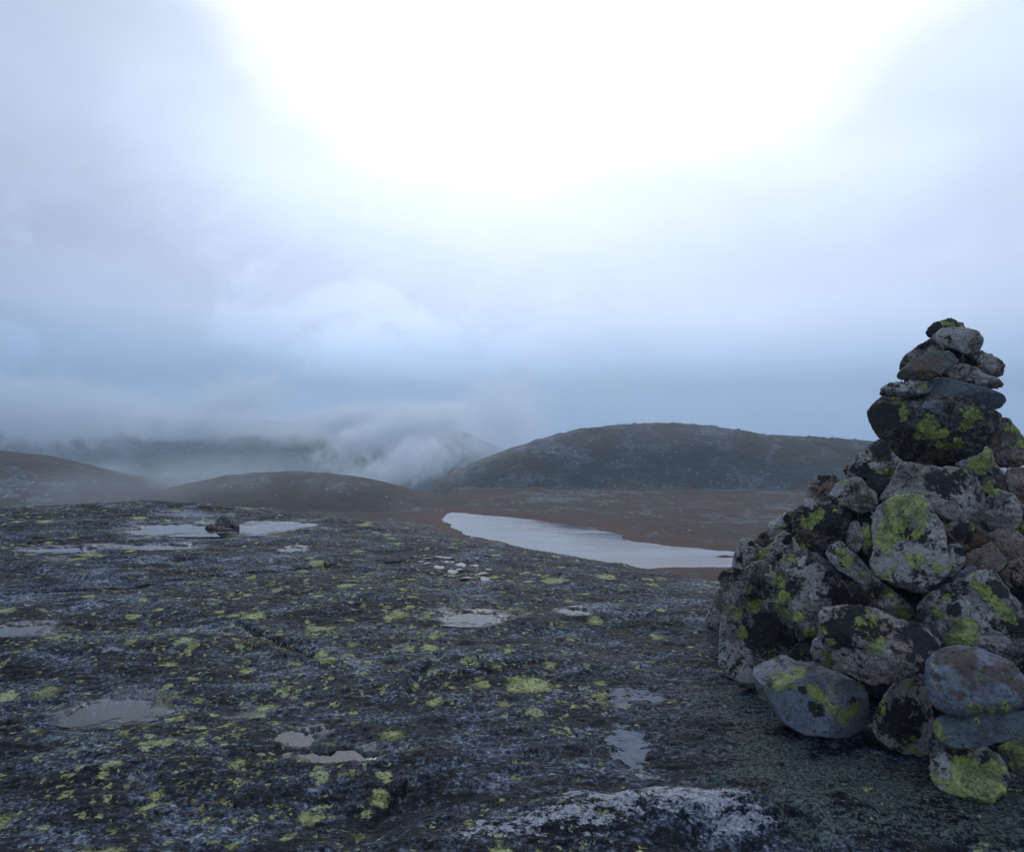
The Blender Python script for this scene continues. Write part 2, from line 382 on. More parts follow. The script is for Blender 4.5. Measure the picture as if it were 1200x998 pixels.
# puddles: (px, py, half width px, half height px, turn, depth m)
PUDDLES = [(206, 621, 52, 6, 0, .05), (312, 620, 34, 6.5, 0, .05), (258, 620, 40, 4, 0, .035), (190, 640, 42, 3, 0, .03), (70, 642, 48, 3, 0, .02), (343, 644, 14, 4, 0, .03),
           (556, 728, 40, 7, 0, .03), (135, 828, 50, 15, 0, .025), (355, 864, 26, 10, 0, .03), (395, 886, 46, 8, 0, .03), (20, 737, 40, 8, 0, .02), (672, 722, 18, 4, 0, .02)]
_PD = []
for (a, b, hw, hh, rot, dep) in PUDDLES:
    X, Y = gx(a, b); X1, Y1 = gx(a, b - hh); X2, Y2 = gx(a, b + hh)
    _PD.append([X, (Y1 + Y2) / 2, hw / FPX * Y, (Y1 - Y2) / 2, dep])
BUMPS = [  # px, py, radius x m, radius y m, height m
    (165, 600, 1.5, .55, .13), (60, 615, 1.6, .8, .05), (540, 790, .35, .25, .06), (600, 775, .6, .2, .04), (800, 955, .55, .14, .07), (690, 975, .5, .2, .05),
    (640, 730, .5, .25, .05), (720, 720, .4, .2, .05), (420, 700, 1.2, .6, .05), (120, 760, 1.2, .4, .05), (400, 950, .7, .2, -.05), (860, 930, .45, .25, .0),
    (880, 985, .35, .12, -.06), (930, 960, .25, .12, .03)]
_BP = [(*gx(a, b), rx, ry, h) for a, b, rx, ry, h in BUMPS]
CRACKS = [((262, 728), (300, 745), (335, 760), (372, 772))]
_CK = [[gx(*q) for q in c] for c in CRACKS]
GULLIES = [((840, 915), (900, 945), (970, 1010)), ((482, 812), (497, 792), (512, 774))]
_GL = [[gx(*q) for q in c] for c in GULLIES]
JOINTS = [((-40, 700), (110, 690), (300, 672), (470, 655)), ((380, 998), (470, 930), (560, 880))]
_JT = [[gx(*q) for q in c] for c in JOINTS]

def seg_dist(x, y, pts):
    d = np.full(x.shape, 1e9)
    for (x0, y0), (x1, y1) in zip(pts[:-1], pts[1:]):
        L2 = (x1 - x0) ** 2 + (y1 - y0) ** 2
        k = np.clip(((x - x0) * (x1 - x0) + (y - y0) * (y1 - y0)) / L2, 0, 1)
        d = np.minimum(d, np.hypot(x - x0 - k * (x1 - x0), y - y0 - k * (y1 - y0)))
    return d

def base_h(x, y):
    r = np.hypot(x, y); th = np.arctan2(x, y)
    R0 = np.interp(th, _th, _R0)
    h = -KD * np.maximum(0, r - R0) ** 2
    h = np.where(r - R0 > 10, -KD * 100 - (r - R0 - 10) * .9, h)
    for bx, by, rx, ry, a in _BP: h = h + a * np.exp(-((x - bx) / rx) ** 2 - ((y - by) / ry) ** 2)
    return h + .045 * perlin(x * .55, y * .55, 0 * x + 3.1)

_PL = [float(base_h(np.array([p[0]]), np.array([p[1]]))[0]) - .012 for p in _PD]
_PL[1] = _PL[2] = _PL[0]

def rock_h(x, y, full=True):
    h = base_h(x, y)
    a = R(14); u = (x * math.cos(a) + y * math.sin(a)) * .7; v = (-x * math.sin(a) + y * math.cos(a)) * 1.15; o = 0 * x
    fade = sstep(np.hypot(x, y), 60, 20)
    d = .048 * fbm(u * 1.6, v * 1.6, o + 8, 3) + .034 * (fbm(u * 4.5, v * 4.5, o + 2, 3, ridged=True) - .55)
    d = d + .008 * fbm(u * 13, v * 13, o + 5, 3, .6)
    pit = fbm(u * 24, v * 30, o + 1, 4, .62)
    d = d + .0045 * pit - .005 * sstep(-pit, .35, .7) + .010 * sstep(perlin(u * 2.2, v * 3.0, o + 21), .0, .28) * (.6 + pit * .5)
    h = h + d * fade
    for c in _CK:
        dd = seg_dist(x + .05 * perlin(x * 7, y * 7, o), y + .04 * perlin(x * 7, y * 7, o + 4), c)
        h = h - .060 * np.exp(-(dd / .022) ** 2) * sstep(perlin(x * 4, y * 4, o + 15), -.35, .15) + .012 * np.exp(-((dd - .08) / .07) ** 2)
    for c in _GL:
        dd = seg_dist(x + .06 * perlin(x * 5, y * 5, o + 30), y + .06 * perlin(x * 5, y * 5, o + 34), c); h = h - .035 * np.exp(-(dd / .04) ** 2)
    for c in _JT:                       # low ledges: a small step down towards the viewer along each joint
        dd = seg_dist(x + .10 * perlin(x * 2.5, y * 2.5, o + 40), y + .12 * perlin(x * 2.5, y * 2.5, o + 44), c); h = h - .045 * np.exp(-(dd / .022) ** 2) * sstep(perlin(x * 1.7, y * 1.7, o + 50), -.3, .15)
    for (px, py, a_, b_, dep), lv in zip(_PD, _PL):
        a_, b_ = a_ * .85, b_ * .85
        q = np.hypot((x - px) / a_, (y - py) / b_) + .95 * fbm((x - px) * 1.1 / max(b_, .12) + px * 7, (y - py) * .9 / max(b_, .12) + py * 3, o + 6, 5, .62)
        mk = sstep(q, 1.75, .70)
        h = h * (1 - mk) + mk * (lv - dep * 1.5 * sstep(q, 1.2, .6) + .40 * d)
    return h

def build_rock():
    fine = np.linspace(R(-37), R(37), 1000)
    rest = np.linspace(R(37), R(360 - 37), 150)[1:-1]
    th = np.concatenate([fine, rest])
    rr = np.concatenate([np.linspace(.3, 1.9, 14)[:-1], np.exp(np.linspace(math.log(1.9), math.log(16), 720)), np.linspace(16, 44, 26)[1:]])
    T, Q = np.meshgrid(th, rr); x, y = (Q * np.sin(T)).ravel(), (Q * np.cos(T)).ravel()
    z = rock_h(x, y)
    f = grid_faces(len(rr), len(th), wrap=True)[:, ::-1]
    n0 = len(x); nt = len(th)
    o = link('summit_rock', np.stack([x, y, z], 1), f, M_ROCK)
    def blob(px, py, rx, ry):
        X, Y = gx(px, py); X1, Y1 = gx(px, py - ry); X2, Y2 = gx(px, py + ry)
        return np.exp(-((x - X) / (rx / FPX * Y)) ** 2 - ((y - Y) / ((Y1 - Y2) / 2)) ** 2)
    g = .32 + .62 * perlin(x * 1.1, y * 1.1, 0 * x + 1)
    for b, s in (((330, 770, 170, 45), .75), ((560, 800, 120, 40), .35), ((150, 870, 160, 40), .45), ((70, 950, 120, 40), .45), ((300, 920, 130, 40), .3), ((480, 700, 160, 25), .3), ((250, 700, 160, 30), .30)):
        g = g + s * blob(*b)
    for b, s in (((900, 900, 220, 90), .45), ((700, 800, 90, 60), .12), ((20, 690, 120, 40), .25), ((760, 700, 90, 30), .1)): g = g - s * blob(*b)
    w_ = .12 + .25 * perlin(x * .9, y * .9, 0 * x + 9)
    for b, s in (((790, 945, 110, 22), .72), ((870, 975, 60, 18), .55), ((690, 972, 90, 22), .72), ((560, 985, 80, 20), .64), ((620, 940, 70, 12), .60), ((500, 960, 60, 14), .45), ((760, 905, 60, 10), .5), ((700, 820, 90, 28), .55), ((735, 868, 26, 20), .60), ((900, 905, 45, 12), .35), ((520, 850, 60, 14), .35), ((440, 625, 60, 6), .3), ((250, 606, 50, 5), .5), ((880, 870, 40, 25), .3), ((590, 835, 40, 10), .4)):
        w_ = w_ + s * blob(*b)
    l_ = .10 + 0 * x
    for b, s in (((960, 930, 230, 70), .85), ((830, 800, 90, 60), .6), ((1150, 960, 200, 60), .7), ((760, 850, 80, 40), .3), ((900, 850, 80, 40), .5)): l_ = l_ + s * blob(*b)
    l_ = np.minimum(l_, 1.15)
    wt = 0 * x
    for (px, py, a_, b_, dep) in _PD: wt = np.maximum(wt, np.exp(-((x - px) / (a_ * 1.6)) ** 2 - ((y - py) / (b_ * 1.8)) ** 2))
    for b, s in (((280, 835, 90, 14), .6), ((30, 740, 80, 14), .8), ((600, 726, 90, 10), .6), ((120, 640, 150, 5), .8), ((400, 630, 80, 6), .4)): wt = np.maximum(wt, s * blob(*b))
    paint(o, 'zone', np.stack([np.clip(g, 0, 1.2), np.clip(w_, 0, 1.1), l_, wt], 1))
    fm = 0 * x
    for b, s in (((735, 868, 26, 22), .9), ((722, 815, 60, 16), .62), ((640, 815, 50, 12), .5), ((770, 818, 30, 14), .5), ((470, 757, 14, 5), .7), ((145, 765, 30, 6), .5), ((215, 607, 50, 4), .7), ((660, 640, 30, 4), .6)): fm = np.maximum(fm, s * blob(*b))
    a_ = o.data.attributes.new('film', 'FLOAT', 'POINT'); a_.data.foreach_set('value', fm.astype(np.float32))
    struct(o)

M_ROCK = make_rock_mat()
build_rock()

def build_puddle(px, py, a_, b_, lv):
    nx, ny = int(min(260, a_ * 2.8 / .012)) + 4, int(min(260, b_ * 2.8 / .012)) + 4
    xs, ys = np.linspace(px - 1.4 * a_, px + 1.4 * a_, nx), np.linspace(py - 1.4 * b_, py + 1.4 * b_, ny)
    X, Y = np.meshgrid(xs, ys); h = rock_h(X.ravel(), Y.ravel()).reshape(X.shape)
    low = (h < lv + .002) & (np.hypot((X - px) / a_, (Y - py) / b_) < 1.38)
    keep = low[:-1, :-1] | low[1:, :-1] | low[:-1, 1:] | low[1:, 1:]
    f = grid_faces(ny, nx)[keep.ravel()]
    if not len(f): return
    used, inv = np.unique(f, return_inverse=True)
    v = np.stack([X.ravel(), Y.ravel(), np.full(X.size, lv)], 1)[used]
    c = v.mean(0)
    o = link('puddle', v - c, inv.reshape(-1, 4), M_PUD, smooth=False); o.location = c
    at = o.data.attributes.new('depth', 'FLOAT', 'POINT'); at.data.foreach_set('value', (lv - h.ravel()[used]).astype(np.float32))
    struct(o)
# the first three basins hold one sheet of water at one level
def merged(items, lv):
    x0 = min(p[0] - p[2] for p in items); x1 = max(p[0] + p[2] for p in items); y0 = min(p[1] - p[3] for p in items); y1 = max(p[1] + p[3] for p in items)
    return (x0 + x1) / 2, (y0 + y1) / 2, (x1 - x0) / 2, (y1 - y0) / 2, lv
build_puddle(*merged(_PD[:3], _PL[0]))
for p_, l_ in list(zip(_PD, _PL))[3:]: build_puddle(p_[0], p_[1], p_[2], p_[3], l_)

# ------------------------------------------------------------------ moor, tarn and hills
ZL = -30.0
def lake_pt(px, py): Y = (CAM_H - ZL) * FPX / (py - HORIZON); return (px - 600) / FPX * Y, Y
LAKE = [lake_pt(*q) for q in [(519, 609), (521, 604), (528, 600), (545, 600.5), (562, 603), (600, 606), (640, 611), (672, 615), (700, 619), (722, 625), (728, 631), (742, 633), (760, 636), (800, 641), (858, 646), (905, 651),
                              (925, 658), (905, 664), (860, 664.5), (820, 664.5), (785, 664.5), (750, 669), (690, 672), (620, 662), (575, 640), (540, 622)]]
LAKE = np.array(LAKE)
def in_poly(x, y, P):
    ins = np.zeros(x.shape, bool); n = len(P)
    for i in range(n):
        x0, y0 = P[i]; x1, y1 = P[(i + 1) % n]
        c = ((y0 > y) != (y1 > y)) & (x < (x1 - x0) * (y - y0) / (y1 - y0 + 1e-12) + x0); ins ^= c
    return ins
def lake_sd(x, y):
    d = seg_dist(x, y, [tuple(p) for p in LAKE] + [tuple(LAKE[0])]); return np.where(in_poly(x, y, LAKE), -d, d)

def moor_h(x, y):
    r = np.hypot(x, y); o = 0 * x
    h = np.interp(r, [0, 20, 45, 110, 140, 420, 620, 900, 1500, 6000], [-5, -6.5, -14, ZL + .8, ZL + .6, ZL + .6, -75, -130, -150, -150])
    rough = sstep(r, 60, 130)
    h = h + rough * (1.1 * fbm(x / 26, y / 26, o + 4, 4) + .5 * (fbm(x / 7, y / 7, o + 6, 3, ridged=True) - .5) + .25 * fbm(x / 2.2, y / 2.2, o + 1, 2)) * np.where(r < 420, .25 + .75 * sstep(r, 150, 185), 4)
    sd = lake_sd(x, y) + 2.6 * fbm(x / 9, y / 9, o + 12, 5, .6)
    k = sstep(sd, 0, 16)
    h = np.where(sd < 16, ZL + np.clip(sd, -6, 16) * .12 * (1 - k) + (h - ZL) * k, h)
    # west of the tarn the shelf breaks off into the valley behind the knoll
    az = np.degrees(np.arctan2(x, y)); h = h - 62 * sstep(az, -4.4, -7.2) * sstep(np.abs(az), 75, 50) * sstep(r, 258, 350) * sstep(r, 640, 430)
    return h

def build_moor():
    th = np.concatenate([np.linspace(R(-40), R(40), 620), np.linspace(R(40), R(320), 90)[1:-1]])
    rr = np.concatenate([np.linspace(4, 120, 50)[:-1], np.exp(np.linspace(math.log(120), math.log(360), 330))[:-1], np.exp(np.linspace(math.log(360), math.log(2560), 70))])
    T, Q = np.meshgrid(th, rr); x, y = (Q * np.sin(T)).ravel(), (Q * np.cos(T)).ravel()
    z = moor_h(x, y)
    o = link('moor', np.stack([x, y, z], 1), grid_faces(len(rr), len(th), True)[:, ::-1], M_MOOR)
    z1 = .25 + .9 * perlin(x / 35, y / 20, 0 * x)
    sd = lake_sd(x, y); z1 = np.where(sd < 5, -1.0, z1)
    paint(o, 'zone', np.stack([z1, 0 * x, sstep(sd + 6 * perlin(x / 9, y / 9, 0 * x), 13, 1), 0 * x + 1], 1)); struct(o)
build_moor()

def build_tarn():
    xs, ys = np.linspace(LAKE[:, 0].min() - 8, LAKE[:, 0].max() + 8, 120), np.linspace(LAKE[:, 1].min() - 8, LAKE[:, 1].max() + 8, 120)
    X, Y = np.meshgrid(xs, ys); low = moor_h(X.ravel(), Y.ravel()).reshape(X.shape) < ZL + .25
    low &= lake_sd(X.ravel(), Y.ravel()).reshape(X.shape) < 7
    keep = low[:-1, :-1] | low[1:, :-1] | low[:-1, 1:] | low[1:, 1:]
    f = grid_faces(120, 120)[keep.ravel()]; used, inv = np.unique(f, return_inverse=True)
    o = link('tarn_water', np.stack([X.ravel(), Y.ravel(), np.full(X.size, ZL)], 1)[used], inv.reshape(-1, 4), M_TARN, smooth=False); struct(o)
build_tarn()

def islet(px, py, hw, hd, hgt):
    X, Y = lake_pt(px, py); n = 40; m = 8
    t_ = np.linspace(0, 2 * math.pi, n, endpoint=False); q = np.linspace(0, 1, m)
    T, Q = np.meshgrid(t_, q); rad = 1 + .25 * perlin(np.cos(T) * 2, np.sin(T) * 2, 0 * T + px)
    x = Q * rad * np.cos(T) * hw; y = Q * rad * np.sin(T) * hd; z = hgt * (1 - Q ** 2) - .25 * Q + .12 * fbm(x, y, 0 * x, 3)
    o = link('islet', np.stack([x.ravel(), y.ravel(), z.ravel()], 1), grid_faces(m, n, True), M_MOOR); o.location = (X, Y, ZL)
    paint(o, 'zone', np.tile([-1.0, 0, 1, 1], (n * m, 1))); struct(o)
islet(850, 652, 3.6, .9, .30)

def hill(px, py, Yc, depth_f, depth_b, base, rough=1.0, res=1.0, dark=None, name='hill', bare=.45):
    """a ridge whose crest runs through the given sight lines at distance Yc"""
    px, py = np.array(px, float), np.array(py, float)
    cx = (px - 600) / FPX * Yc; cz = CAM_H - (py - HORIZON) / FPX * Yc - base
    xs = np.arange(cx[0], cx[-1], res); ys = np.concatenate([np.arange(Yc - depth_f, Yc + 6, res * .8), np.arange(Yc + 6, Yc + depth_b, res * 3)])
    X, Y = np.meshgrid(xs, ys); x, y = X.ravel(), Y.ravel(); o = 0 * x
    H = np.interp(x, cx, cz); H = H + 0
    k = (y - Yc); wob = .25 * perlin(x / (depth_f * .7), y / (depth_f * .7), o + 3)
    q = np.where(k < 0, np.clip(1 + k / (depth_f * (1 + wob) * .92), 0, 1), np.clip(1 - k / depth_b, 0, 1))
    prof = np.where(k < 0, np.sin(q * math.pi / 2) ** 1.15, q * q * (3 - 2 * q))
    z = base - 2.0 + np.where(H + 2.0 > 0, (H + 2.0) * prof, H + 2.0)
    am = sstep(prof, .02, .3)
    s = depth_f / 45
    z = z + am * rough * (1.5 * (fbm(x / (11 * s), y / (11 * s), z / (6 * s), 4, ridged=True) - .5) + .35 * fbm(x / (2.6 * s), y / (2.6 * s), z / 2, 3))
    ob = link(name, np.stack([x, y, z], 1), grid_faces(len(ys), len(xs)), M_HILL)
    dk = 0 * x
    if dark is not None: dk = sstep(prof, .05, .2) * sstep(prof, dark + .12, dark - .12) * sstep(fbm(x / (16 * s), y / (16 * s), z / 9, 4), -.28, .12)
    paint(ob, 'zone', np.stack([bare + .5 * perlin(x / 30, y / 30, o + 2), dk, o, o + 1], 1)); struct(ob)
    return ob, (x, y, z, prof)

_h1, H1 = hill([425, 455, 482, 502, 530, 560, 600, 640, 680, 720, 780, 830, 870, 900, 960, 1000, 1050, 1110, 1180, 1300],
               [690, 632, 592, 575, 558, 541, 525.5, 512.5, 503, 498.5, 496, 499, 505, 510, 513, 515.5, 521, 533, 556, 590], 340, 46, 90, ZL, 1.0, .7, .62)
hill([-500, -350, -200, -80, 0, 40, 90, 130, 160, 185], [520, 512, 517, 523, 529, 535, 550, 566, 578, 590], 300, 60, 80, ZL, .8, 1.0, bare=.15)
hill([130, 170, 220, 260, 300, 340, 380, 420, 460, 490, 520, 545], [590, 579, 567, 558, 554.5, 553, 555, 560, 570, 582, 597, 606], 262, 40, 60, ZL, .45, .8, bare=.0)
hill([-700, -500, -300, -100, 60, 150, 230, 300, 370, 430, 480, 520, 545, 600, 700], [505, 498, 500, 497, 500, 494, 490.5, 493, 497, 496, 495.5, 500, 508, 530, 560], 1150, 330, 400, -150, 4.0, 7)
hill([150, 300, 380, 440, 480, 510, 530, 545, 570, 620], [545, 528, 516, 508, 503, 501, 504, 510, 524, 566], 820, 160, 300, -140, 3.0, 5)

# ------------------------------------------------------------------ stones
def ico(sub, cache={}):
    if sub not in cache:
        import bmesh
        b = bmesh.new(); bmesh.ops.create_icosphere(b, subdivisions=sub, radius=1)
        b.verts.ensure_lookup_table()
        cache[sub] = (np.array([v.co[:] for v in b.verts]), np.array([[v.index for v in f.verts] for f in b.faces])); b.free()
    return cache[sub]

CX, CY = 2.38, 4.22                    # axis of the cairn
PROF = np.array([(-.2, 1.42), (0, 1.38), (.5, 1.25), (.92, .97), (1.13, .78), (1.31, .50), (1.41, .38), (1.7, .28), (1.95, .14), (2.1, .05)])
def cairn_depth(px, py):
    Y = np.linspace(2.2, 5.6, 1400); x = (px - 600) / FPX * Y; z = CAM_H - (py - HORIZON) / FPX * Y
    gap = np.hypot(x - CX, Y - CY) - np.interp(z, PROF[:, 0], PROF[:, 1])
    hit = np.nonzero(gap < 0)[0]
    return Y[hit[0]] if len(hit) else Y[np.argmin(gap)]

def stone(poly, matn, label, off=0.0, thick=.85, rough=1.0, seed=None, blobs=(), facets=5, ground=False, name='stone', cat='stone', group='stones stacked in the cairn', Y=None, sub=None, boxy=.72, yfix=False):
    """blobs: (channel, px, py, radius px): g map lichen, w pale crust, k black crust, b brown staining"""
    P = np.array(poly, float); seed = seed if seed is not None else int(P.sum()) % 9973
    rg = np.random.RandomState(seed)
    xs, ys = P[:, 0], P[:, 1]; x2, y2 = np.roll(xs, -1), np.roll(ys, -1); cr = xs * y2 - x2 * ys; A = cr.sum() / 2
    cxp, cyp = ((xs + x2) * cr).sum() / (6 * A), ((ys + y2) * cr).sum() / (6 * A); A = abs(A)
    Yf = Y if Y is not None else cairn_depth(cxp, cyp)
    def ray(px, py): v = np.array([(px - 600) / FPX, 1.0, -(py - HORIZON) / FPX]); return v
    d = ray(cxp, cyp); dn = d / np.linalg.norm(d)
    size = math.sqrt(A / math.pi) / FPX * Yf
    Dp = thick * size
    def place(Yc):
        ctr = np.array([0, 0, CAM_H]) + d * Yc
        ex = np.cross(dn, [0, 0, 1.0]); ex /= np.linalg.norm(ex); ez = np.cross(ex, dn)
        q = []
        for a, b in P:
            rr = ray(a, b); k = np.dot(ctr - [0, 0, CAM_H], dn) / np.dot(rr, dn); pt = np.array([0, 0, CAM_H]) + rr * k - ctr
            q.append((pt @ ex, pt @ ez))
        return ctr, ex, ez, np.array(q)
    Yc = Yf + .55 * Dp + off
    if ground:                          # bottom stones: set where the foot of the outline meets the rock
        foot = P[:, 1].max(); fx = P[P[:, 1].argmax(), 0]
        Yc = Yf
        for _ in range(6):
            gz = float(rock_h(np.array([(cxp - 600) / FPX * Yc]), np.array([Yc]))[0]) - .015
            Yc = (CAM_H - gz) * FPX / (foot - HORIZON) + off + .10 * Dp
    ctr, ex, ez, q = place(Yc)
    nA = 240; ang = np.linspace(-math.pi, math.pi, nA, endpoint=False); rad = np.zeros(nA)
    for i, t in enumerate(ang):
        ux, uy = math.cos(t), math.sin(t); best = 0
        for k in range(len(q)):
            ax, ay = q[k]; bx, by = q[(k + 1) % len(q)]; ex_, ey_ = bx - ax, by - ay
            den = ux * ey_ - uy * ex_
            if abs(den) < 1e-12: continue
            s_ = (ax * ey_ - ay * ex_) / den; w_ = (ax * uy - ay * ux) / den
            if s_ > 0 and -1e-6 <= w_ <= 1 + 1e-6: best = max(best, s_)
        rad[i] = best
    ker = np.array([1, 2, 3, 2, 1.]); ker /= ker.sum()
    rad = sum(ker[j] * np.roll(rad, j - 2) for j in range(5)) * 1.008
    u, f = ico(sub or (6 if size > .10 else 5))
    th = np.arctan2(u[:, 2], u[:, 0]); rr = np.interp(th, np.append(ang, math.pi), np.append(rad, rad[0]))
    s0 = np.hypot(u[:, 0], u[:, 2]); s1 = s0 ** boxy
    X, Z = rr * s1 * np.cos(th), rr * s1 * np.sin(th)
    Yd = np.sign(u[:, 1]) * np.abs(u[:, 1]) ** .85 * Dp
    pts = np.stack([X, Yd, Z], 1)
    ext = np.abs(pts).max(0)
    for k in range(facets + 6 if facets else 0):             # split faces, mostly on the front and the back so that the outline stays
        n = rg.normal(size=3); n[1] = (-1 if k % 3 else 1) * (abs(n[1]) + 1.2); n /= np.linalg.norm(n)
        pu = pts / ext
        sup = (pu @ n).max(); dd = sup * rg.uniform(.56, .83); over = pu @ n - dd
        pts = (pu - np.maximum(over, 0)[:, None] * n * .95) * ext
    o = rg.uniform(0, 60, 3); sc = 1 / size
    a = pts * sc
    nrm = pts / (ext ** 2 + 1e-9); nrm /= np.linalg.norm(nrm, axis=1)[:, None] + 1e-9
    low = fbm(a[:, 0] * 1.3 + o[0], a[:, 1] * 1.3 + o[1], a[:, 2] * 1.3 + o[2], 3)
    mid = fbm(pts[:, 0] * 22 + o[0], pts[:, 1] * 22 + o[1], pts[:, 2] * 22 + o[2], 3, .55)
    fin = fbm(pts[:, 0] * 75 + o[1], pts[:, 1] * 75 + o[2], pts[:, 2] * 75 + o[0], 3, .6)
    pts = pts + nrm * (size * .075 * low * min(rough, 1.2) + .010 * rough * mid + .0080 * rough * fin)[:, None]
    world = pts[:, :1] * ex + pts[:, 1:2] * dn + pts[:, 2:] * ez
    ob = link(name, world, f, MS[matn]); ob.location = ctr
    c4 = np.zeros((len(u), 4)); c4[:, 3] = .5
    front = sstep(-u[:, 1], -.35, .15)
    wx = fbm(pts[:, 0] * 16 + o[1], pts[:, 1] * 16 + o[0], pts[:, 2] * 16, 4, .65); wz = fbm(pts[:, 0] * 16 + o[2], pts[:, 1] * 16, pts[:, 2] * 16 + o[1], 4, .65)
    for ch, bx, by, br in blobs:
        rr_ = ray(bx, by); k = np.dot(ctr - [0, 0, CAM_H], dn) / np.dot(rr_, dn); pt = np.array([0, 0, CAM_H]) + rr_ * k - ctr
        b0, b1 = pt @ ex, pt @ ez; br_ = br / FPX * Yc * .92
        m_ = np.exp(-(((pts[:, 0] - b0 + wx * br_ * .9) ** 2 + (pts[:, 2] - b1 + wz * br_ * .9) ** 2) / br_ ** 2) ** 1.3 * .8) * front
        i = 'gwkb'.index(ch); c4[:, i] = np.maximum(c4[:, i], m_ if i < 3 else .5 + .5 * m_)
    # a little map lichen anywhere
    c4[:, 0] = np.maximum(c4[:, 0], .14 + .5 * perlin(a[:, 0] * 1.6 + o[2], a[:, 1] * 1.6 + o[0], a[:, 2] * 1.6 + o[1]))
    if Y is not None: c4[:, 0] = np.where(c4[:, 0] < .62, c4[:, 0] - .35, c4[:, 0])
    paint(ob, 'crust', c4)
    tag(ob, label, cat, group)
    return ob

def flip(*a): return [(a[i], a[i + 1]) for i in range(0, len(a), 2)]

# --- the stack on top
TY = 4.06
stone(flip(1086,387, 1088,381, 1094,377.5, 1107,374.5, 1118,374, 1127.5,377.5, 1132,384, 1124,396, 1100,400, 1091,396), 'black', 'small rough blackish stone with a lichen tip, crowning the cairn', Y=TY + .10, blobs=[('g', 1112, 376, 8), ('g', 1128, 380, 4)], rough=1.6)
stone(flip(1092,394, 1103,385, 1120,383, 1133,384, 1147,388, 1153,396, 1152.5,403, 1147,411, 1138,415, 1128,414, 1116,409, 1106,405, 1095,402), 'grey', 'smooth rounded pale grey stone just under the topmost stone', Y=TY, rough=.6, facets=3, blobs=[('w', 1120, 388, 18)])
stone(flip(1096,394, 1075,406, 1062,414, 1056,422, 1052.5,435, 1067,431, 1083,422, 1098,413, 1112,407, 1108,397), 'grey', 'slanting grey slab sloping down left from under the rounded pale stone', Y=TY + .06, blobs=[('b', 1062, 424, 12)], rough=.8)
stone(flip(1050.5,441, 1053,435, 1067,425, 1087,413, 1107,407, 1114,408, 1121,416, 1124,423, 1112,431, 1103,439, 1090,444, 1072,445.5, 1055,444.5), 'olive', 'wedge-shaped greenish stone with a rusty patch near the cairn top', Y=TY - .02, rough=.7, blobs=[('b', 1085, 434, 14)])
stone(flip(1104,408, 1118,404, 1134,408, 1138,425, 1130,440, 1112,446, 1098,444, 1100,425), 'black', 'dark stone buried in the hollow of the top stack between wedge and brown stones', Y=TY + .10, rough=.9)
stone(flip(1122,418, 1128,413, 1140,413, 1150,412, 1163,416, 1173,422, 1177,429, 1175.5,440, 1165,442.5, 1150,437, 1137,430, 1125,424), 'brown', 'rough brown stone, the upper of two at the right of the top stack', Y=TY + .02, rough=1.6, blobs=[('w', 1160, 420, 10), ('k', 1135, 425, 8)])
stone(flip(1106,435, 1113,428.5, 1127,427, 1142,431, 1157,438, 1170,443, 1178.5,452, 1172,459, 1160,457, 1143,450, 1127,448, 1115,444), 'brown', 'jagged brownish slab lying on the blue slate under another rough stone', Y=TY - .02, rough=1.7, blobs=[('w', 1118, 434, 12), ('w', 1150, 442, 10)])
stone(flip(1082,455, 1089,445, 1103,442, 1120,445, 1142,451, 1167,457.5, 1177,463, 1179.5,470, 1169,482, 1150,479, 1125,475, 1100,468, 1087,463), 'slate', 'long flat blue-grey slate slab lying above the big round boulder', Y=TY - .03, rough=.45, facets=6, seed=5)
stone(flip(1029,463, 1033,456, 1043,449, 1057,445.5, 1072,446, 1090,447.5, 1091,461, 1070,465, 1057,464, 1043,465), 'dark', 'flat lichen-spotted stone beside the left end of the blue slate slab', Y=TY + .0, rough=1.1, blobs=[('g', 1082, 451, 7), ('w', 1055, 450, 10)])
stone(flip(1015,482, 1018,474, 1028,465, 1045,460, 1067,460, 1093,462, 1120,464, 1150,474, 1167,481, 1173.5,487, 1170,496, 1162,508, 1155,519, 1143,533, 1127,539, 1107,543, 1092,548, 1075,548, 1063,541, 1050,533, 1038,520, 1027,508, 1018,495),
      'black', 'big dark round boulder with map lichen carrying the top stack', Y=TY - .10, thick=.9, rough=1.0, facets=6, boxy=.66,
      blobs=[('g', 1055, 470, 10), ('g', 1060, 485, 9), ('g', 1092, 500, 17), ('g', 1078, 508, 9), ('g', 1104, 522, 9), ('g', 1132, 497, 10), ('g', 1136, 485, 12), ('g', 1121, 519, 9), ('g', 1145, 487, 7), ('b', 1100, 540, 14), ('b', 1045, 505, 14), ('b', 1160, 500, 10), ('k', 1035, 490, 16)])
stone(flip(1081,478, 1085,471, 1095,469, 1104,472.5, 1105.5,480, 1097,485.5, 1087,484.5), 'slate', 'fist-sized grey pebble wedged below the slate on the big boulder', Y=TY - .20, off=-.02, rough=.9)
stone(flip(1170,488, 1182,491, 1192,502, 1200,513, 1206,530, 1203,543, 1188,549, 1173,549.5, 1163,542, 1156,520, 1158,506, 1164,494), 'brown', 'dull grey-brown stone behind the right flank of the big boulder', off=.12, rough=.9, blobs=[('g', 1190, 502, 8), ('g', 1198, 520, 7)])
stone(flip(1117,543, 1130,539, 1141,536, 1150,531, 1155,523, 1162,527, 1164,541, 1170,546, 1170,557, 1164,568, 1160,583, 1152,580, 1142,567, 1130,552), 'dark', 'mossy stone under the right underside of the big boulder', off=.0, rough=1.2, blobs=[('g', 1150, 542, 14), ('g', 1155, 530, 8), ('g', 1140, 545, 8), ('g', 1157, 570, 6)])
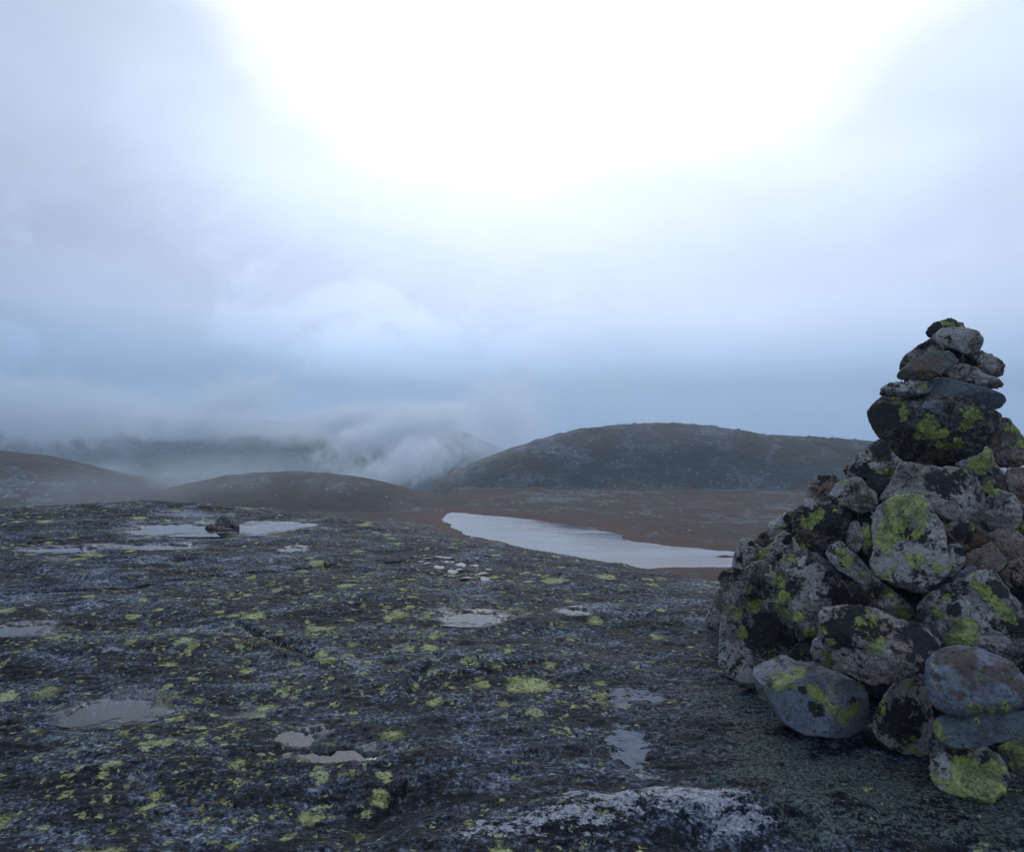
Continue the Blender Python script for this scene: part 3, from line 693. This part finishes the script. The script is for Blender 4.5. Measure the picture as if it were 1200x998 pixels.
stone(flip(1028,588, 1044,566, 1055,541, 1068,543, 1086,546, 1103,548, 1119,546, 1131,550, 1144,558, 1152,575, 1157,584, 1156,600, 1153,620, 1138,615, 1119,612, 1103,608, 1092,598, 1082,588, 1070,586, 1050,588), 'grey',
      'long grey stone lying right beneath the big round boulder', off=.0, rough=.8, facets=5, blobs=[('k', 1105, 565, 14), ('k', 1125, 556, 8), ('w', 1130, 583, 14), ('w', 1100, 557, 7)])
stone(flip(991,557, 998,547, 1004,535, 1015,525, 1024,519, 1032,514.5, 1038,517, 1047,531, 1056,541, 1054,550, 1043,563, 1029,572, 1021,572, 1012.5,564, 1004,561, 997,561), 'dark', 'grey lichened stone with a bright green lower rim, left of the big boulder', off=.02, rough=1.4, blobs=[('g', 1033, 562, 9), ('g', 1042, 555, 8), ('g', 1022, 566, 6), ('w', 1020, 540, 10), ('k', 1010, 552, 10), ('k', 1035, 527, 10)])
stone(flip(987,549, 990,544, 997,542.5, 1002,546, 998,555, 991,556), 'brown', 'tiny dark brown knob of stone poking out left beside the green-rimmed stone', off=.06, rough=1.2, sub=4)
stone(flip(945,574, 951,563, 959,557, 972,555.5, 983,560, 988,567, 980,578, 973,586, 962,590.5, 954,588, 947,582), 'pink', 'pinkish rounded stone at the upper left shoulder of the cairn', off=.06, rough=.9, blobs=[('k', 965, 558, 6), ('b', 962, 575, 14), ('g', 980, 569, 3)])
stone(flip(969,581, 976,570, 987,563, 1000,558, 1009,560, 1019,571.5, 1028,581, 1029.5,589, 1024,596, 1011,602, 998.5,598, 986,592, 975,588), 'grey', 'rounded grey-brown stone beside the pinkish stone', off=-.04, rough=.8, blobs=[('w', 982, 577, 9), ('b', 1015, 585, 12)])
stone(flip(931,604, 940,590, 948,585, 955,589, 966,589, 979,588, 993,596, 998,605, 995,619, 991,631, 984,642, 972,651, 958,653, 942,647, 932,630), 'black', 'dark pitted boulder with mossy upper left, below the pinkish stone', rough=1.4, blobs=[('g', 958, 604, 9), ('g', 945, 612, 8), ('w', 948, 590, 8), ('w', 962, 592, 5), ('k', 970, 612, 14), ('b', 945, 625, 10)])
stone(flip(920,604, 925,597, 934,594.5, 939,600, 931,608), 'pink', 'small reddish stone peeping out behind the black-speckled white stone', off=.15, rough=1.1, sub=4)
stone(flip(936,593, 941,585, 948,581.5, 951,589, 944,598), 'brown', 'small brown stone peeping out beneath the left end of the pinkish stone', off=.15, rough=1.1, sub=4)
stone(flip(900,622, 905,613, 912,606, 920,601.5, 928,605, 934,611, 936,623, 927,629, 913,629, 904,633), 'pale', 'white stone with black speckles high on the left edge', off=.06, rough=1.3, blobs=[('w', 915, 612, 14), ('k', 922, 608, 5), ('k', 928, 618, 6), ('w', 907, 624, 7)])
stone(flip(897,654, 904,641, 911,628, 918,623, 927,627, 931,638, 926,655, 914,668, 903,667), 'pale', 'upright grey stone below the black-speckled white stone', off=.02, rough=1.2, blobs=[('w', 910, 640, 10), ('k', 922, 632, 5), ('k', 914, 655, 4)])
stone(flip(886,633, 890,625, 896,620, 902,621, 906,633, 899,640, 890,642), 'brown', 'small brownish rounded stone left of the white speckled stone', off=.12, rough=.8, sub=5)
stone(flip(886,651, 893,645, 899,642, 903,648, 899,657, 890,659), 'olive', 'small stone with yellow-green lichen between the tall left slab and upright grey stone', off=.10, rough=1.0, sub=5, blobs=[('g', 895, 649, 7)])
stone(flip(866,634, 872,630, 880,631, 886,636, 892,642, 890,658, 882,668, 878,684, 872,700, 862,702, 857,690, 856.5,678, 858,663, 860.7,650), 'pale', 'tall grey slab standing on edge at the left side of the cairn', off=.06, rough=1.2, blobs=[('w', 873, 640, 8), ('k', 866, 655, 4), ('k', 880, 637, 3), ('k', 862, 670, 5)])
stone(flip(872,667, 882,660, 896,655, 902,659, 901,671, 890,675, 876,674.5), 'grey', 'small wedge stone lying on top of the large dark left boulder', off=-.03, rough=.9, sub=5)
stone(flip(847,694, 860,683, 876,675, 896,673, 910,680, 917,700, 922,725, 934,748, 927,765, 908,777, 890,788, 884,807, 866,805, 849,791, 842,776, 843,753, 845,722), 'dark', 'large dark boulder with mossy streaks at the lower left base of the cairn', ground=True, thick=.8, rough=1.1, facets=6,
      blobs=[('g', 872, 690, 9), ('g', 866, 718, 7), ('g', 872, 742, 7), ('g', 885, 710, 8), ('w', 856, 765, 18), ('w', 866, 790, 14), ('k', 898, 738, 20), ('k', 882, 704, 9)])
stone(flip(841,677, 846,668, 856,664.5, 861,672, 859,690, 845,692), 'pink', 'pink-topped stone behind the tall left slab', off=.24, rough=.9, sub=5, blobs=[('b', 850, 670, 8)])
stone(flip(840,690, 858,682, 859,710, 853,745, 848,764, 838,760, 829,748, 826,730, 832,712), 'grey', 'upright grey slab at the far left foot of the cairn', ground=True, rough=1.0, blobs=[('g', 845, 712, 5), ('w', 838, 720, 8)])
stone(flip(906,692, 910,668, 920,650, 932,642.5, 945,645, 960,653, 973,660, 985,670, 996,686, 1001,697, 998,708, 982,717, 967,729, 956,746, 940,754, 930,740, 915,724, 906,709), 'dark', 'rounded dark stone with bright green lichen down its left edge', off=-.04, rough=1.3, thick=.9, facets=4,
      blobs=[('g', 914, 680, 9), ('g', 916, 700, 10), ('g', 922, 718, 10), ('g', 938, 722, 8), ('g', 912, 710, 7), ('g', 950, 740, 6), ('g', 930, 655, 6), ('w', 950, 672, 12), ('w', 955, 692, 10), ('w', 940, 660, 7), ('k', 930, 690, 7), ('k', 985, 700, 14)])
stone(flip(968,650, 974,637, 984,633, 996,643, 1010,657, 1024,674, 1038,685, 1052,699, 1071,713, 1067,726, 1056,725, 1042,717, 1027,709, 1016,699, 1008,685, 994,673, 977,663), 'dark', 'long narrow lichened slab slanting down to the right', off=-.04, rough=1.0, thick=1.0, facets=4,
      blobs=[('g', 986, 648, 6), ('g', 995, 657, 7), ('g', 1010, 673, 6), ('g', 1040, 695, 8), ('g', 1058, 716, 8), ('w', 1046, 703, 6), ('w', 980, 640, 4), ('k', 1025, 695, 7)])
stone(flip(992.5,629, 996,614, 1000,610, 1005,612, 1009.5,628, 1009.5,641, 1004,647, 996,643.5, 992,636), 'grey', 'small upright oblong pebble in the dark gap above the slanting slab', off=-.26, rough=.6, sub=5, thick=.9, blobs=[('b', 1003, 630, 6)])
stone(flip(1019,604, 1028,591, 1044,583.5, 1064,580, 1080,581, 1089,593, 1096,604, 1105,613, 1109,628, 1111,646, 1114,663, 1110,673, 1097,684, 1084,695, 1073,692, 1048.5,684, 1033,678, 1021,667, 1019,659, 1025,645, 1021,626), 'pale',
      'pale blocky stone with broad green lichen patches in the middle of the cairn', off=-.10, thick=.85, rough=.9, facets=8, boxy=.62,
      blobs=[('g', 1045, 600, 20), ('g', 1064, 592, 16), ('g', 1080, 604, 11), ('g', 1042, 620, 15), ('g', 1038, 640, 12), ('g', 1075, 623, 7), ('g', 1070, 655, 10), ('g', 1095, 665, 7), ('g', 1055, 612, 12), ('w', 1090, 640, 20), ('w', 1040, 660, 20), ('w', 1065, 635, 10), ('k', 1062, 622, 7), ('k', 1080, 632, 5)])
stone(flip(1008,622, 1012,610, 1019,613, 1026,630, 1030,648, 1021,657, 1012,644), 'olive', 'narrow green-edged stone wedged behind the pale blocky stone', off=.04, rough=1.0, sub=5, blobs=[('g', 1014, 622, 7), ('g', 1018, 636, 6)])
stone(flip(1104,642, 1118,637, 1127,640, 1132,650, 1131,662, 1122,673, 1112,675, 1102,665), 'grey', 'squat grey stone tight against the right side of the pale blocky stone', off=.0, rough=1.1, sub=5, blobs=[('w', 1118, 655, 10), ('k', 1125, 645, 5)])
stone(flip(1104,621, 1112,612, 1122,610.5, 1138.5,613, 1152,621, 1159,629, 1161,636, 1151,647, 1138.5,652, 1130,645, 1118,638, 1110,626), 'brown', 'dark brown rounded stone, inward of another on the right', off=.02, rough=.7, blobs=[('b', 1140, 628, 14), ('k', 1128, 622, 10)])
stone(flip(1130,651, 1138,645, 1150,642, 1161,635, 1170,644, 1180,657.5, 1177,664, 1164,671, 1147,671, 1136,667, 1129,660), 'brown', 'grey-brown pointed stone just below the dark brown rounded stone', off=.0, rough=.7)
stone(flip(1156,626, 1166,620, 1179,618.5, 1192,623, 1202,631, 1206,646, 1192,655, 1178,655, 1168,645, 1159,636), 'brown', 'smooth dark loaf-shaped stone at the right frame edge under a round grey one', off=.0, rough=.6, facets=3)
stone(flip(1155,590, 1159,578, 1165,571, 1177,575, 1189,580, 1197,590, 1199,601, 1195,616, 1189,622, 1173,621, 1160,620, 1154,602), 'grey', 'round grey stone with pale top at the right, above the loaf-shaped stone', off=-.02, rough=.8, blobs=[('w', 1187, 588, 8), ('g', 1168, 575, 5)])
stone(flip(1177,567, 1180,551, 1190,548, 1212,545, 1222,570, 1210,594, 1190,586, 1180,575), 'brown', 'dark brown stone at the right edge below the dull grey-brown one', off=.04, rough=.8)
stone(flip(1168,671, 1180,659, 1198,652, 1222,658, 1232,695, 1220,728, 1200,718, 1190,698, 1180,684), 'pink', 'rusty pink stone cut by the right edge, beside the lichened boulder', off=.02, rough=.9, blobs=[('b', 1190, 675, 25), ('k', 1195, 695, 8)])
stone(flip(1114,680, 1124,669, 1134,664.5, 1143,663.5, 1145,669, 1137,675, 1123,681), 'slate', 'small flat chip lying on top of the large lichened right boulder', off=-.02, rough=.7, sub=5)
stone(flip(1075,711, 1092,694, 1115,682, 1141,671, 1155,668, 1170,672, 1178,684, 1189,698, 1196,715, 1203,735, 1206,765, 1190,780, 1165,780, 1130,772, 1110,762, 1094,748, 1082,730), 'dark', 'large boulder mottled with grey and green lichen right of centre', off=-.06, thick=.8, rough=1.1, facets=6,
      blobs=[('g', 1150, 690, 10), ('g', 1130, 735, 14), ('g', 1125, 750, 12), ('g', 1100, 718, 9), ('g', 1172, 713, 9), ('g', 1185, 722, 8), ('g', 1110, 700, 7), ('g', 1165, 705, 5), ('w', 1155, 735, 16), ('w', 1170, 745, 10), ('w', 1125, 705, 10), ('w', 1148, 676, 9), ('k', 1165, 690, 9), ('k', 1192, 735, 10), ('k', 1120, 715, 6)])
stone(flip(1083.5,785, 1086,774, 1094,764.5, 1106,759, 1120,757, 1138.5,758.5, 1155,763, 1172,769, 1187,776, 1194,787, 1207,798, 1211,816, 1202,827, 1181,834, 1158,837, 1134,838.5, 1113,837, 1096.5,830, 1089,819, 1084.5,798), 'smooth', 'thick slab with a flat reddish-brown face near the base', off=-.14, thick=.8, rough=.7, facets=0, boxy=.62,
      blobs=[('b', 1132, 778, 40), ('b', 1165, 792, 40), ('b', 1145, 805, 28), ('b', 1120, 772, 28), ('b', 1190, 805, 28), ('w', 1096, 800, 8), ('w', 1095, 780, 7), ('g', 1142, 830, 7), ('g', 1175, 828, 7), ('g', 1160, 832, 6)])
stone(flip(1091.5,848, 1094,842, 1104,838, 1123,836.5, 1152,836, 1184,833, 1210,829, 1222,845, 1212,858, 1184,866, 1160,873, 1136,876, 1115,877, 1104,872, 1096,863.5), 'slate', 'thin grey slab between the brown-faced slab and the mossy cube-like stone', off=-.14, thick=1.0, rough=.7, facets=4, blobs=[('g', 1098, 850, 7), ('g', 1103, 862, 8), ('w', 1115, 860, 10), ('w', 1108, 845, 8)])
stone(flip(1090,893, 1092.5,877, 1101,872, 1117,873, 1130,873, 1149,872, 1161,872, 1169,882, 1177,894.5, 1182,910.5, 1179,927, 1169,936, 1158.5,941, 1142.6,937, 1123,934.5, 1103,926.5, 1092,912), 'pale', 'cube-like bottom stone thickly covered in yellow-green lichen', ground=True, off=.06, thick=.95, rough=.8, facets=5, boxy=.6,
      blobs=[('g', 1140, 910, 24), ('g', 1155, 920, 22), ('g', 1120, 922, 16), ('g', 1168, 900, 14), ('g', 1135, 893, 9), ('g', 1165, 885, 7), ('g', 1097, 912, 7), ('w', 1105, 898, 10), ('w', 1140, 878, 9), ('k', 1120, 883, 9), ('k', 1155, 893, 8)])
stone(flip(1168,877, 1184,866, 1206,862, 1228,870, 1236,900, 1216,916, 1195,908, 1178,897), 'olive', 'dark mossy stone at the bottom right corner behind the cube-like stone', off=.02, rough=.8, blobs=[('g', 1195, 880, 14)])
stone(flip(1021,850, 1026,833, 1037,813, 1053,797, 1070.5,788, 1085,792, 1088,813, 1092,828, 1092.5,863.5, 1089,881, 1081,890.5, 1068,887, 1048.5,878.5, 1033,869.5, 1022,859.5), 'pale', 'grey stone blotched with black crust between the front grey boulder and the stacked slabs', ground=True, off=.03, rough=.9, facets=5,
      blobs=[('k', 1060, 840, 16), ('k', 1045, 850, 14), ('k', 1055, 855, 12), ('k', 1035, 830, 8), ('w', 1070, 810, 14), ('b', 1060, 826, 6), ('g', 1084, 822, 4), ('g', 1069, 863, 4)])
stone(flip(949,768, 950,755, 959,742, 959,725, 964,714, 979,712.5, 996,708, 1010,709.5, 1027,713.5, 1047,723, 1063,726, 1078,728, 1093,741, 1105,754, 1097,764, 1087,777, 1081,788, 1060,795, 1040,801, 1027,802, 1008,796.5, 990,790.5, 972,782.5, 955,777), 'pink', 'wide pinkish-grey boulder with black crust on top, above the front grey boulder', off=-.12, thick=.85, rough=1.0, facets=5,
      blobs=[('k', 1000, 722, 14), ('k', 990, 745, 13), ('k', 1015, 738, 10), ('k', 975, 735, 9), ('k', 985, 728, 8), ('g', 1007, 727, 5), ('g', 1022, 724, 5), ('g', 965, 737, 5), ('g', 970, 773, 9), ('g', 976, 752, 5), ('w', 957, 758, 9), ('w', 1000, 765, 16), ('w', 1030, 770, 14), ('w', 965, 722, 6), ('k', 1070, 740, 14), ('k', 1080, 755, 10)])
stone(flip(882.5,790, 884.5,779, 897,770, 915,766.5, 935,766.5, 953,773.5, 976,783.5, 1001,796.5, 1014,808, 1021,823, 1022,842, 1019,856, 1008,861.5, 989,864.5, 957,864.5, 941,860, 916,847, 901,824, 889,809), 'smooth', 'smooth blue-grey front boulder with green lichen blotches and a black spot', ground=True, off=.04, thick=.85, rough=.55, facets=4, boxy=.66,
      blobs=[('g', 920, 798, 13), ('g', 938, 788, 9), ('g', 955, 807, 9), ('g', 966, 817, 7), ('g', 985, 838, 9), ('g', 1000, 832, 9), ('g', 975, 832, 8), ('g', 930, 803, 8), ('k', 957, 832, 9), ('k', 952, 826, 7), ('k', 903, 798, 6), ('k', 1000, 822, 7), ('k', 940, 808, 4), ('k', 915, 775, 8), ('w', 975, 810, 14)])
stone(flip(922,768, 930,757, 945,751, 955,759, 952,774, 936,773), 'black', 'small dark stone filling the hollow above the front boulder', off=.06, rough=1.0, sub=5)

# stones deep in the heap, coloured near black as the shade in the gaps, and the flank beyond the picture's edge
def free_stone(c, r, matn, seed, label, group):
    rg = np.random.RandomState(seed); u, f = ico(5); pts = u * np.array(r)
    for k in range(7):
        n = rg.normal(size=3); n /= np.linalg.norm(n); d = (pts @ n).max() * rg.uniform(.65, .85); pts = pts - np.maximum(pts @ n - d, 0)[:, None] * n * .9
    o = rg.uniform(0, 50, 3); m = max(r)
    pts = pts * (1 + .22 * fbm(pts[:, 0] / m * 1.3 + o[0], pts[:, 1] / m * 1.3 + o[1], pts[:, 2] / m * 1.3 + o[2], 3))[:, None]
    pts = pts + (u * .012 * fbm(pts[:, 0] * 25 + o[0], pts[:, 1] * 25, pts[:, 2] * 25, 3)[:, None])
    rt = np.array(Matrix.Rotation(rg.uniform(0, 6), 3, 'Z')); pts = pts @ rt.T
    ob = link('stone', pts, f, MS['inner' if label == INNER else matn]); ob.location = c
    c4 = np.zeros((len(u), 4)); c4[:, 3] = .5; c4[:, 0] = .2 + .6 * perlin(pts[:, 0] * 5 + o[0], pts[:, 1] * 5, pts[:, 2] * 5); paint(ob, 'crust', c4)
    tag(ob, label, 'stone', group); return ob
INNER = 'inner stone of the cairn, coloured dark as gap shade, glimpsed only through black gaps between outer stones'
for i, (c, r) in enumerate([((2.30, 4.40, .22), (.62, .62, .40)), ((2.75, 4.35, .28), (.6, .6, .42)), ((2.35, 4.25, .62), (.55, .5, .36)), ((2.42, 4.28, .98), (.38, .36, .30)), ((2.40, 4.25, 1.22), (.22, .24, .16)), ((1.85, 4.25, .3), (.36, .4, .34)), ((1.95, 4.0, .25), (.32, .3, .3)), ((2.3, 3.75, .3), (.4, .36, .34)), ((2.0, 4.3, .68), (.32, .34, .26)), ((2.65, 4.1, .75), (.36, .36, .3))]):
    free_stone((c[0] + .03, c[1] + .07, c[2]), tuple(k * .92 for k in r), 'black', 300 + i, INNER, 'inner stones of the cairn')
def ring(cx, cy, r): return [(cx + r * (1 + .2 * math.sin(3 * k)) * math.cos(k), cy + r * math.sin(k)) for k in np.linspace(0, 2 * math.pi, 9)[:-1]]
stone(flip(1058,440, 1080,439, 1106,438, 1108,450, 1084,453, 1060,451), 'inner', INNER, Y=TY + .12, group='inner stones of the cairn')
for a, b, r_, o_ in ((1030, 578, 24, .14), (1004, 604, 20, .14), (1000, 640, 26, .16), (1014, 560, 20, .16)):  # fillers added behind open gaps, in the dark gap-shade colour
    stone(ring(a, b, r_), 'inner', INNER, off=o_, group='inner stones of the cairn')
nf = 0
for z, s, st in ((.15, .30, 20), (.46, .27, 23), (.76, .25, 28), (1.04, .20, 38)):
    for a in np.arange(-125 + z * 12, 85, st):
        rr = float(np.interp(z, PROF[:, 0], PROF[:, 1])) - .17
        x, y = CX + rr * math.cos(R(a)), CY + rr * math.sin(R(a))
        if ((x - s * .85) / (y + .1)) * FPX + 600 < 1204: continue
        free_stone((x, y, z), (s, s * .85, s * .72), ('grey', 'dark', 'pale', 'brown', 'black')[nf % 5], 400 + nf, 'lichened stone on the hidden flank of the cairn', 'stones on the far flank of the cairn'); nf += 1

# ------------------------------------------------------------------ small stones on the bedrock
def on_rock(poly, matn, label, foot, **kw):
    x, Y = gx(sum(p[0] for p in poly) / len(poly), foot)
    return stone(poly, matn, label, Y=Y, off=0, **kw)
on_rock(flip(252,613, 257,606, 264,602, 271,600.5, 277,601, 281,606, 280,614, 278,620, 262,621, 254,618), 'dark', 'dark pointed stone with a lichen patch standing in the long puddle', 618, group=None, blobs=[('g', 277, 605, 4)], rough=1.0, sub=5, thick=.7, boxy=.95, facets=8)
on_rock(flip(252,618, 258,616.5, 270,619, 276,621, 270,624, 256,623), 'brown', 'flat reddish brown stone at the foot of the pointed puddle stone', 622, group=None, rough=1.0, sub=5)
on_rock(flip(240,618, 245,613.5, 251,613, 254,617, 249,622, 243,622), 'pink', 'small yellowish stone just left of the pointed puddle stone', 620, group=None, rough=1.0, sub=5)

def chip_mesh(seed):
    rg = np.random.RandomState(seed); u, f = ico(3); pts = u * np.array([1, .8, .28])
    for k in range(6):
        n = rg.normal(size=3); n /= np.linalg.norm(n); d = (pts @ n).max() * rg.uniform(.5, .85); pts = pts - np.maximum(pts @ n - d, 0)[:, None] * n
    pts = pts * (1 + .3 * perlin(u[:, 0] * 1.5 + seed, u[:, 1] * 1.5, u[:, 2] * 1.5))[:, None]
    return pts, f
CHIPS = [(513, 663, 12, 0), (495, 656, 5, 1), (503, 654, 5, 1), (515, 653, 7, 2), (525, 653, 8, 2), (530, 668, 10, 0), (540, 661, 9, 2), (547, 676, 9, 0), (563, 672, 10, 2), (568, 677, 9, 0), (484, 664, 4, 0), (497, 649, 3, 0),
         (523, 658, 6, 0), (548, 655, 4, 1), (559, 653, 4, 1), (572, 667, 5, 0), (538, 667, 6, 2), (499, 661, 5, 1), (557, 661, 6, 0), (508, 670, 5, 1), (486, 650, 3, 1), (552, 661, 4, 0), (530, 657, 4, 0), (522, 672, 4, 1), (479, 667, 3, 1), (490, 667, 3, 2)]
protos = [link('quartz_chip', *chip_mesh(s), M_QUARTZ, smooth=False) for s in (3, 8, 21, 34)]
rg = random.Random(5)
for i, (a, b, s, k) in enumerate(CHIPS):
    p0 = protos[i % 4]; o = p0 if i < 4 else p0.copy()
    if i >= 4: COL.objects.link(o)
    x, y = gx(a, b); sz = s / FPX * y * .85
    o.scale = (sz * 1.25, sz, sz * .45); o.rotation_euler = (rg.uniform(-.15, .15), rg.uniform(-.15, .15), rg.uniform(0, 6.3))
    o.location = (x, y, float(rock_h(np.array([x]), np.array([y]))[0]) + sz * .06)
    tag(o, 'largest white quartz chip in the loose scatter on the dark rock' if i == 0 else 'small white or pinkish quartz chip in the scatter on the dark rock', 'quartz chip', 'quartz chips scattered on the rock')

# ------------------------------------------------------------------ boulders far off
def boulder_mesh(seed):
    rg = np.random.RandomState(seed); u, f = ico(3); pts = u * np.array([1, .8, .7])
    for k in range(7):
        n = rg.normal(size=3); n /= np.linalg.norm(n); d = (pts @ n).max() * rg.uniform(.55, .85); pts = pts - np.maximum(pts @ n - d, 0)[:, None] * n
    return pts * (1 + .3 * perlin(u[:, 0] * 1.5 + seed, u[:, 1] * 1.5, u[:, 2] * 1.5))[:, None], f
def make_boulder_mat():
    m, t, p = mat_new('pale boulder'); co = t.new('ShaderNodeTexCoord').outputs['Object']
    n = t.noise(co, 3, 6, .7); t.put(p.inputs['Base Color'], t.mix(t.smooth(n, .4, .65), (.07, .075, .075), (.26, .27, .26))); p.inputs['Roughness'].default_value = .9
    return m
M_B = make_boulder_mat()
bprotos = [link('boulder', *boulder_mesh(s), M_B, smooth=False) for s in (2, 9, 14, 27)]
nb = 0
def boulder(x, y, z, s, label, group):
    global nb
    p0 = bprotos[nb % 4]; o = p0 if nb < 4 else p0.copy()
    if nb >= 4: COL.objects.link(o)
    nb += 1
    o.scale = (s, s, s * rg.uniform(.7, 1.1)); o.rotation_euler = (0, 0, rg.uniform(0, 6.3)); o.location = (x, y, z + s * .2)
    tag(o, label, 'boulder', group)
hx, hy, hz, hp = H1
front = np.nonzero((hy < 342) & (hp > .12) & (hx > -35) & (hx < 170))[0]
rs = np.random.RandomState(4)
for k in rs.choice(front, 90, replace=False):
    boulder(hx[k], hy[k], hz[k], float(rs.uniform(.3, .85)), 'pale boulder lying on the dark hillside beyond the tarn', 'boulders on the hillside beyond the tarn')
for px in (725, 743, 788, 836, 866, 905, 948, 968, 975, 1002):      # on the skyline
    X = (px - 600) / FPX * 340; k = np.argmin((hx - X) ** 2 + (hy - 340) ** 2)
    boulder(hx[k], hy[k], hz[k], float(rs.uniform(.45, .95)), 'dark boulder breaking the skyline of the hill beyond the tarn', 'boulders on the skyline of the hill')
for i in range(60):
    px, py = rs.uniform(540, 960), rs.uniform(578, 640); Y = 31 * FPX / (py - HORIZON); X = (px - 600) / FPX * Y
    if lake_sd(np.array([X]), np.array([Y]))[0] < 4: continue
    boulder(X, Y, float(moor_h(np.array([X]), np.array([Y]))[0]), float(rs.uniform(.25, .6)), 'small pale boulder on the brown moor between tarn and hill', 'boulders on the moor')
for px, py, s in ((717, 653, .22), (631, 633, .16)):
    X, Y = lake_pt(px, py); boulder(X, Y, ZL - .1, s, 'dark boulder breaking the surface of the tarn', 'boulders in the tarn')

# ------------------------------------------------------------------ air: haze and rising mist
def vol_box(name, lo, hi, density, color, aniso=.0):
    v = np.array([[x, y, z] for x in (lo[0], hi[0]) for y in (lo[1], hi[1]) for z in (lo[2], hi[2])], float)
    f = [(0, 1, 3, 2), (4, 6, 7, 5), (0, 4, 5, 1), (2, 3, 7, 6), (0, 2, 6, 4), (1, 5, 7, 3)]
    m = bpy.data.materials.new(name); m.use_nodes = True; t = NT(m.node_tree); t.n.clear()
    p = t.new('ShaderNodeVolumePrincipled'); p.inputs['Density'].default_value = density; p.inputs['Color'].default_value = tuple(color) + (1,); p.inputs['Anisotropy'].default_value = aniso
    o = t.new('ShaderNodeOutputMaterial'); t.l.new(p.outputs[0], o.inputs['Volume'])
    ob = link(name, v, f, m, smooth=False); struct(ob, 'stuff'); return ob
vol_box('haze', (-2620, -2620, -190), (2620, 2620, 85), .00050, (.68, .86, 1.0))

def mist(px, py, hw, hh, Y, depth, tilt, dens, scale, lo=.42, hi=.62, color=(.88, .95, 1.0)):
    u, f = ico(3)
    m = bpy.data.materials.new('mist'); m.use_nodes = True; t = NT(m.node_tree); t.n.clear()
    co = t.new('ShaderNodeTexCoord').outputs['Object']
    r_ = t.vmath('LENGTH', co)
    gp = t.new('ShaderNodeNewGeometry').outputs['Position']
    n = t.noise(gp, 1.0 / scale, 5, .62, .8)
    e = t.math('ADD', n, t.math('MULTIPLY', t.math('SUBTRACT', .55, r_), .34))
    dn = t.math('MULTIPLY', t.math('MULTIPLY', t.smooth(e, lo, hi), t.smooth(r_, .98, .55)), dens)
    p = t.new('ShaderNodeVolumePrincipled'); t.put(p.inputs['Density'], dn); p.inputs['Color'].default_value = tuple(color) + (1,)
    p.inputs['Anisotropy'].default_value = .65
    o = t.new('ShaderNodeOutputMaterial'); t.l.new(p.outputs[0], o.inputs['Volume'])
    ob = link('mist', u, f, m, smooth=False); ob.location = ((px - 600) / FPX * Y, Y, CAM_H - (py - HORIZON) / FPX * Y)
    ob.scale = (hw / FPX * Y, depth, hh / FPX * Y); ob.rotation_euler = (0, R(tilt), 0); struct(ob, 'stuff')
mist(480, 540, 130, 40, 520, 60, -16, .045, 13, .43, .62)
mist(490, 500, 110, 40, 640, 50, -10, .045, 22, .38, .60)
mist(590, 492, 85, 85, 560, 50, -30, .040, 15, .43, .60)
mist(420, 520, 90, 34, 600, 50, -22, .045, 14, .45, .60)
mist(280, 468, 100, 46, 700, 60, -14, .030, 20, .42, .62)
mist(60, 478, 200, 66, 720, 90, 6, .030, 26, .42, .62)
mist(150, 494, 330, 26, 900, 70, 1, .060, 34, .34, .62)
mist(820, 446, 420, 36, 1400, 160, -1, .0024, 130, .28, .80)
mist(300, 508, 220, 24, 600, 40, 2, .020, 24, .40, .66)
mist(260, 556, 300, 40, 330, 30, -2, .016, 24, .32, .72)
mist(190, 570, 320, 38, 235, 18, -2, .013, 18, .26, .80)
mist(560, 540, 120, 42, 325, 14, -20, .010, 14, .36, .70)
mist(760, 512, 260, 26, 318, 16, 0, .0045, 20, .30, .75)
mist(455, 492, 190, 30, 740, 60, -3, .055, 24, .38, .60)

def cloud_bank():
    u, f = ico(1)
    v = np.array([[x, y, z] for x in (-8000, 8000) for y in (2700, 4200) for z in (-180, 280)], float)
    f = [(0, 1, 3, 2), (4, 6, 7, 5), (0, 4, 5, 1), (2, 3, 7, 6), (0, 2, 6, 4), (1, 5, 7, 3)]
    m = bpy.data.materials.new('cloud bank'); m.use_nodes = True; t = NT(m.node_tree); t.n.clear()
    co = t.new('ShaderNodeTexCoord').outputs['Object']
    q = t.new('ShaderNodeSeparateXYZ'); t.put(q.inputs[0], co)
    n = t.noise(co, 1 / 420, 5, .6, .5)
    e = t.math('SUBTRACT', n, t.smooth(q.outputs[2], -60, 280, -.22, .40))
    d = t.math('MULTIPLY', t.math('MULTIPLY', t.smooth(e, .34, .85), t.smooth(q.outputs[2], 275, 0)), .0040)
    p = t.new('ShaderNodeVolumePrincipled'); t.put(p.inputs['Density'], d); p.inputs['Color'].default_value = (.88, .95, 1, 1); p.inputs['Anisotropy'].default_value = .5
    o = t.new('ShaderNodeOutputMaterial'); t.l.new(p.outputs[0], o.inputs['Volume'])
    struct(link('cloud_bank', v, f, m, smooth=False), 'stuff')
cloud_bank()
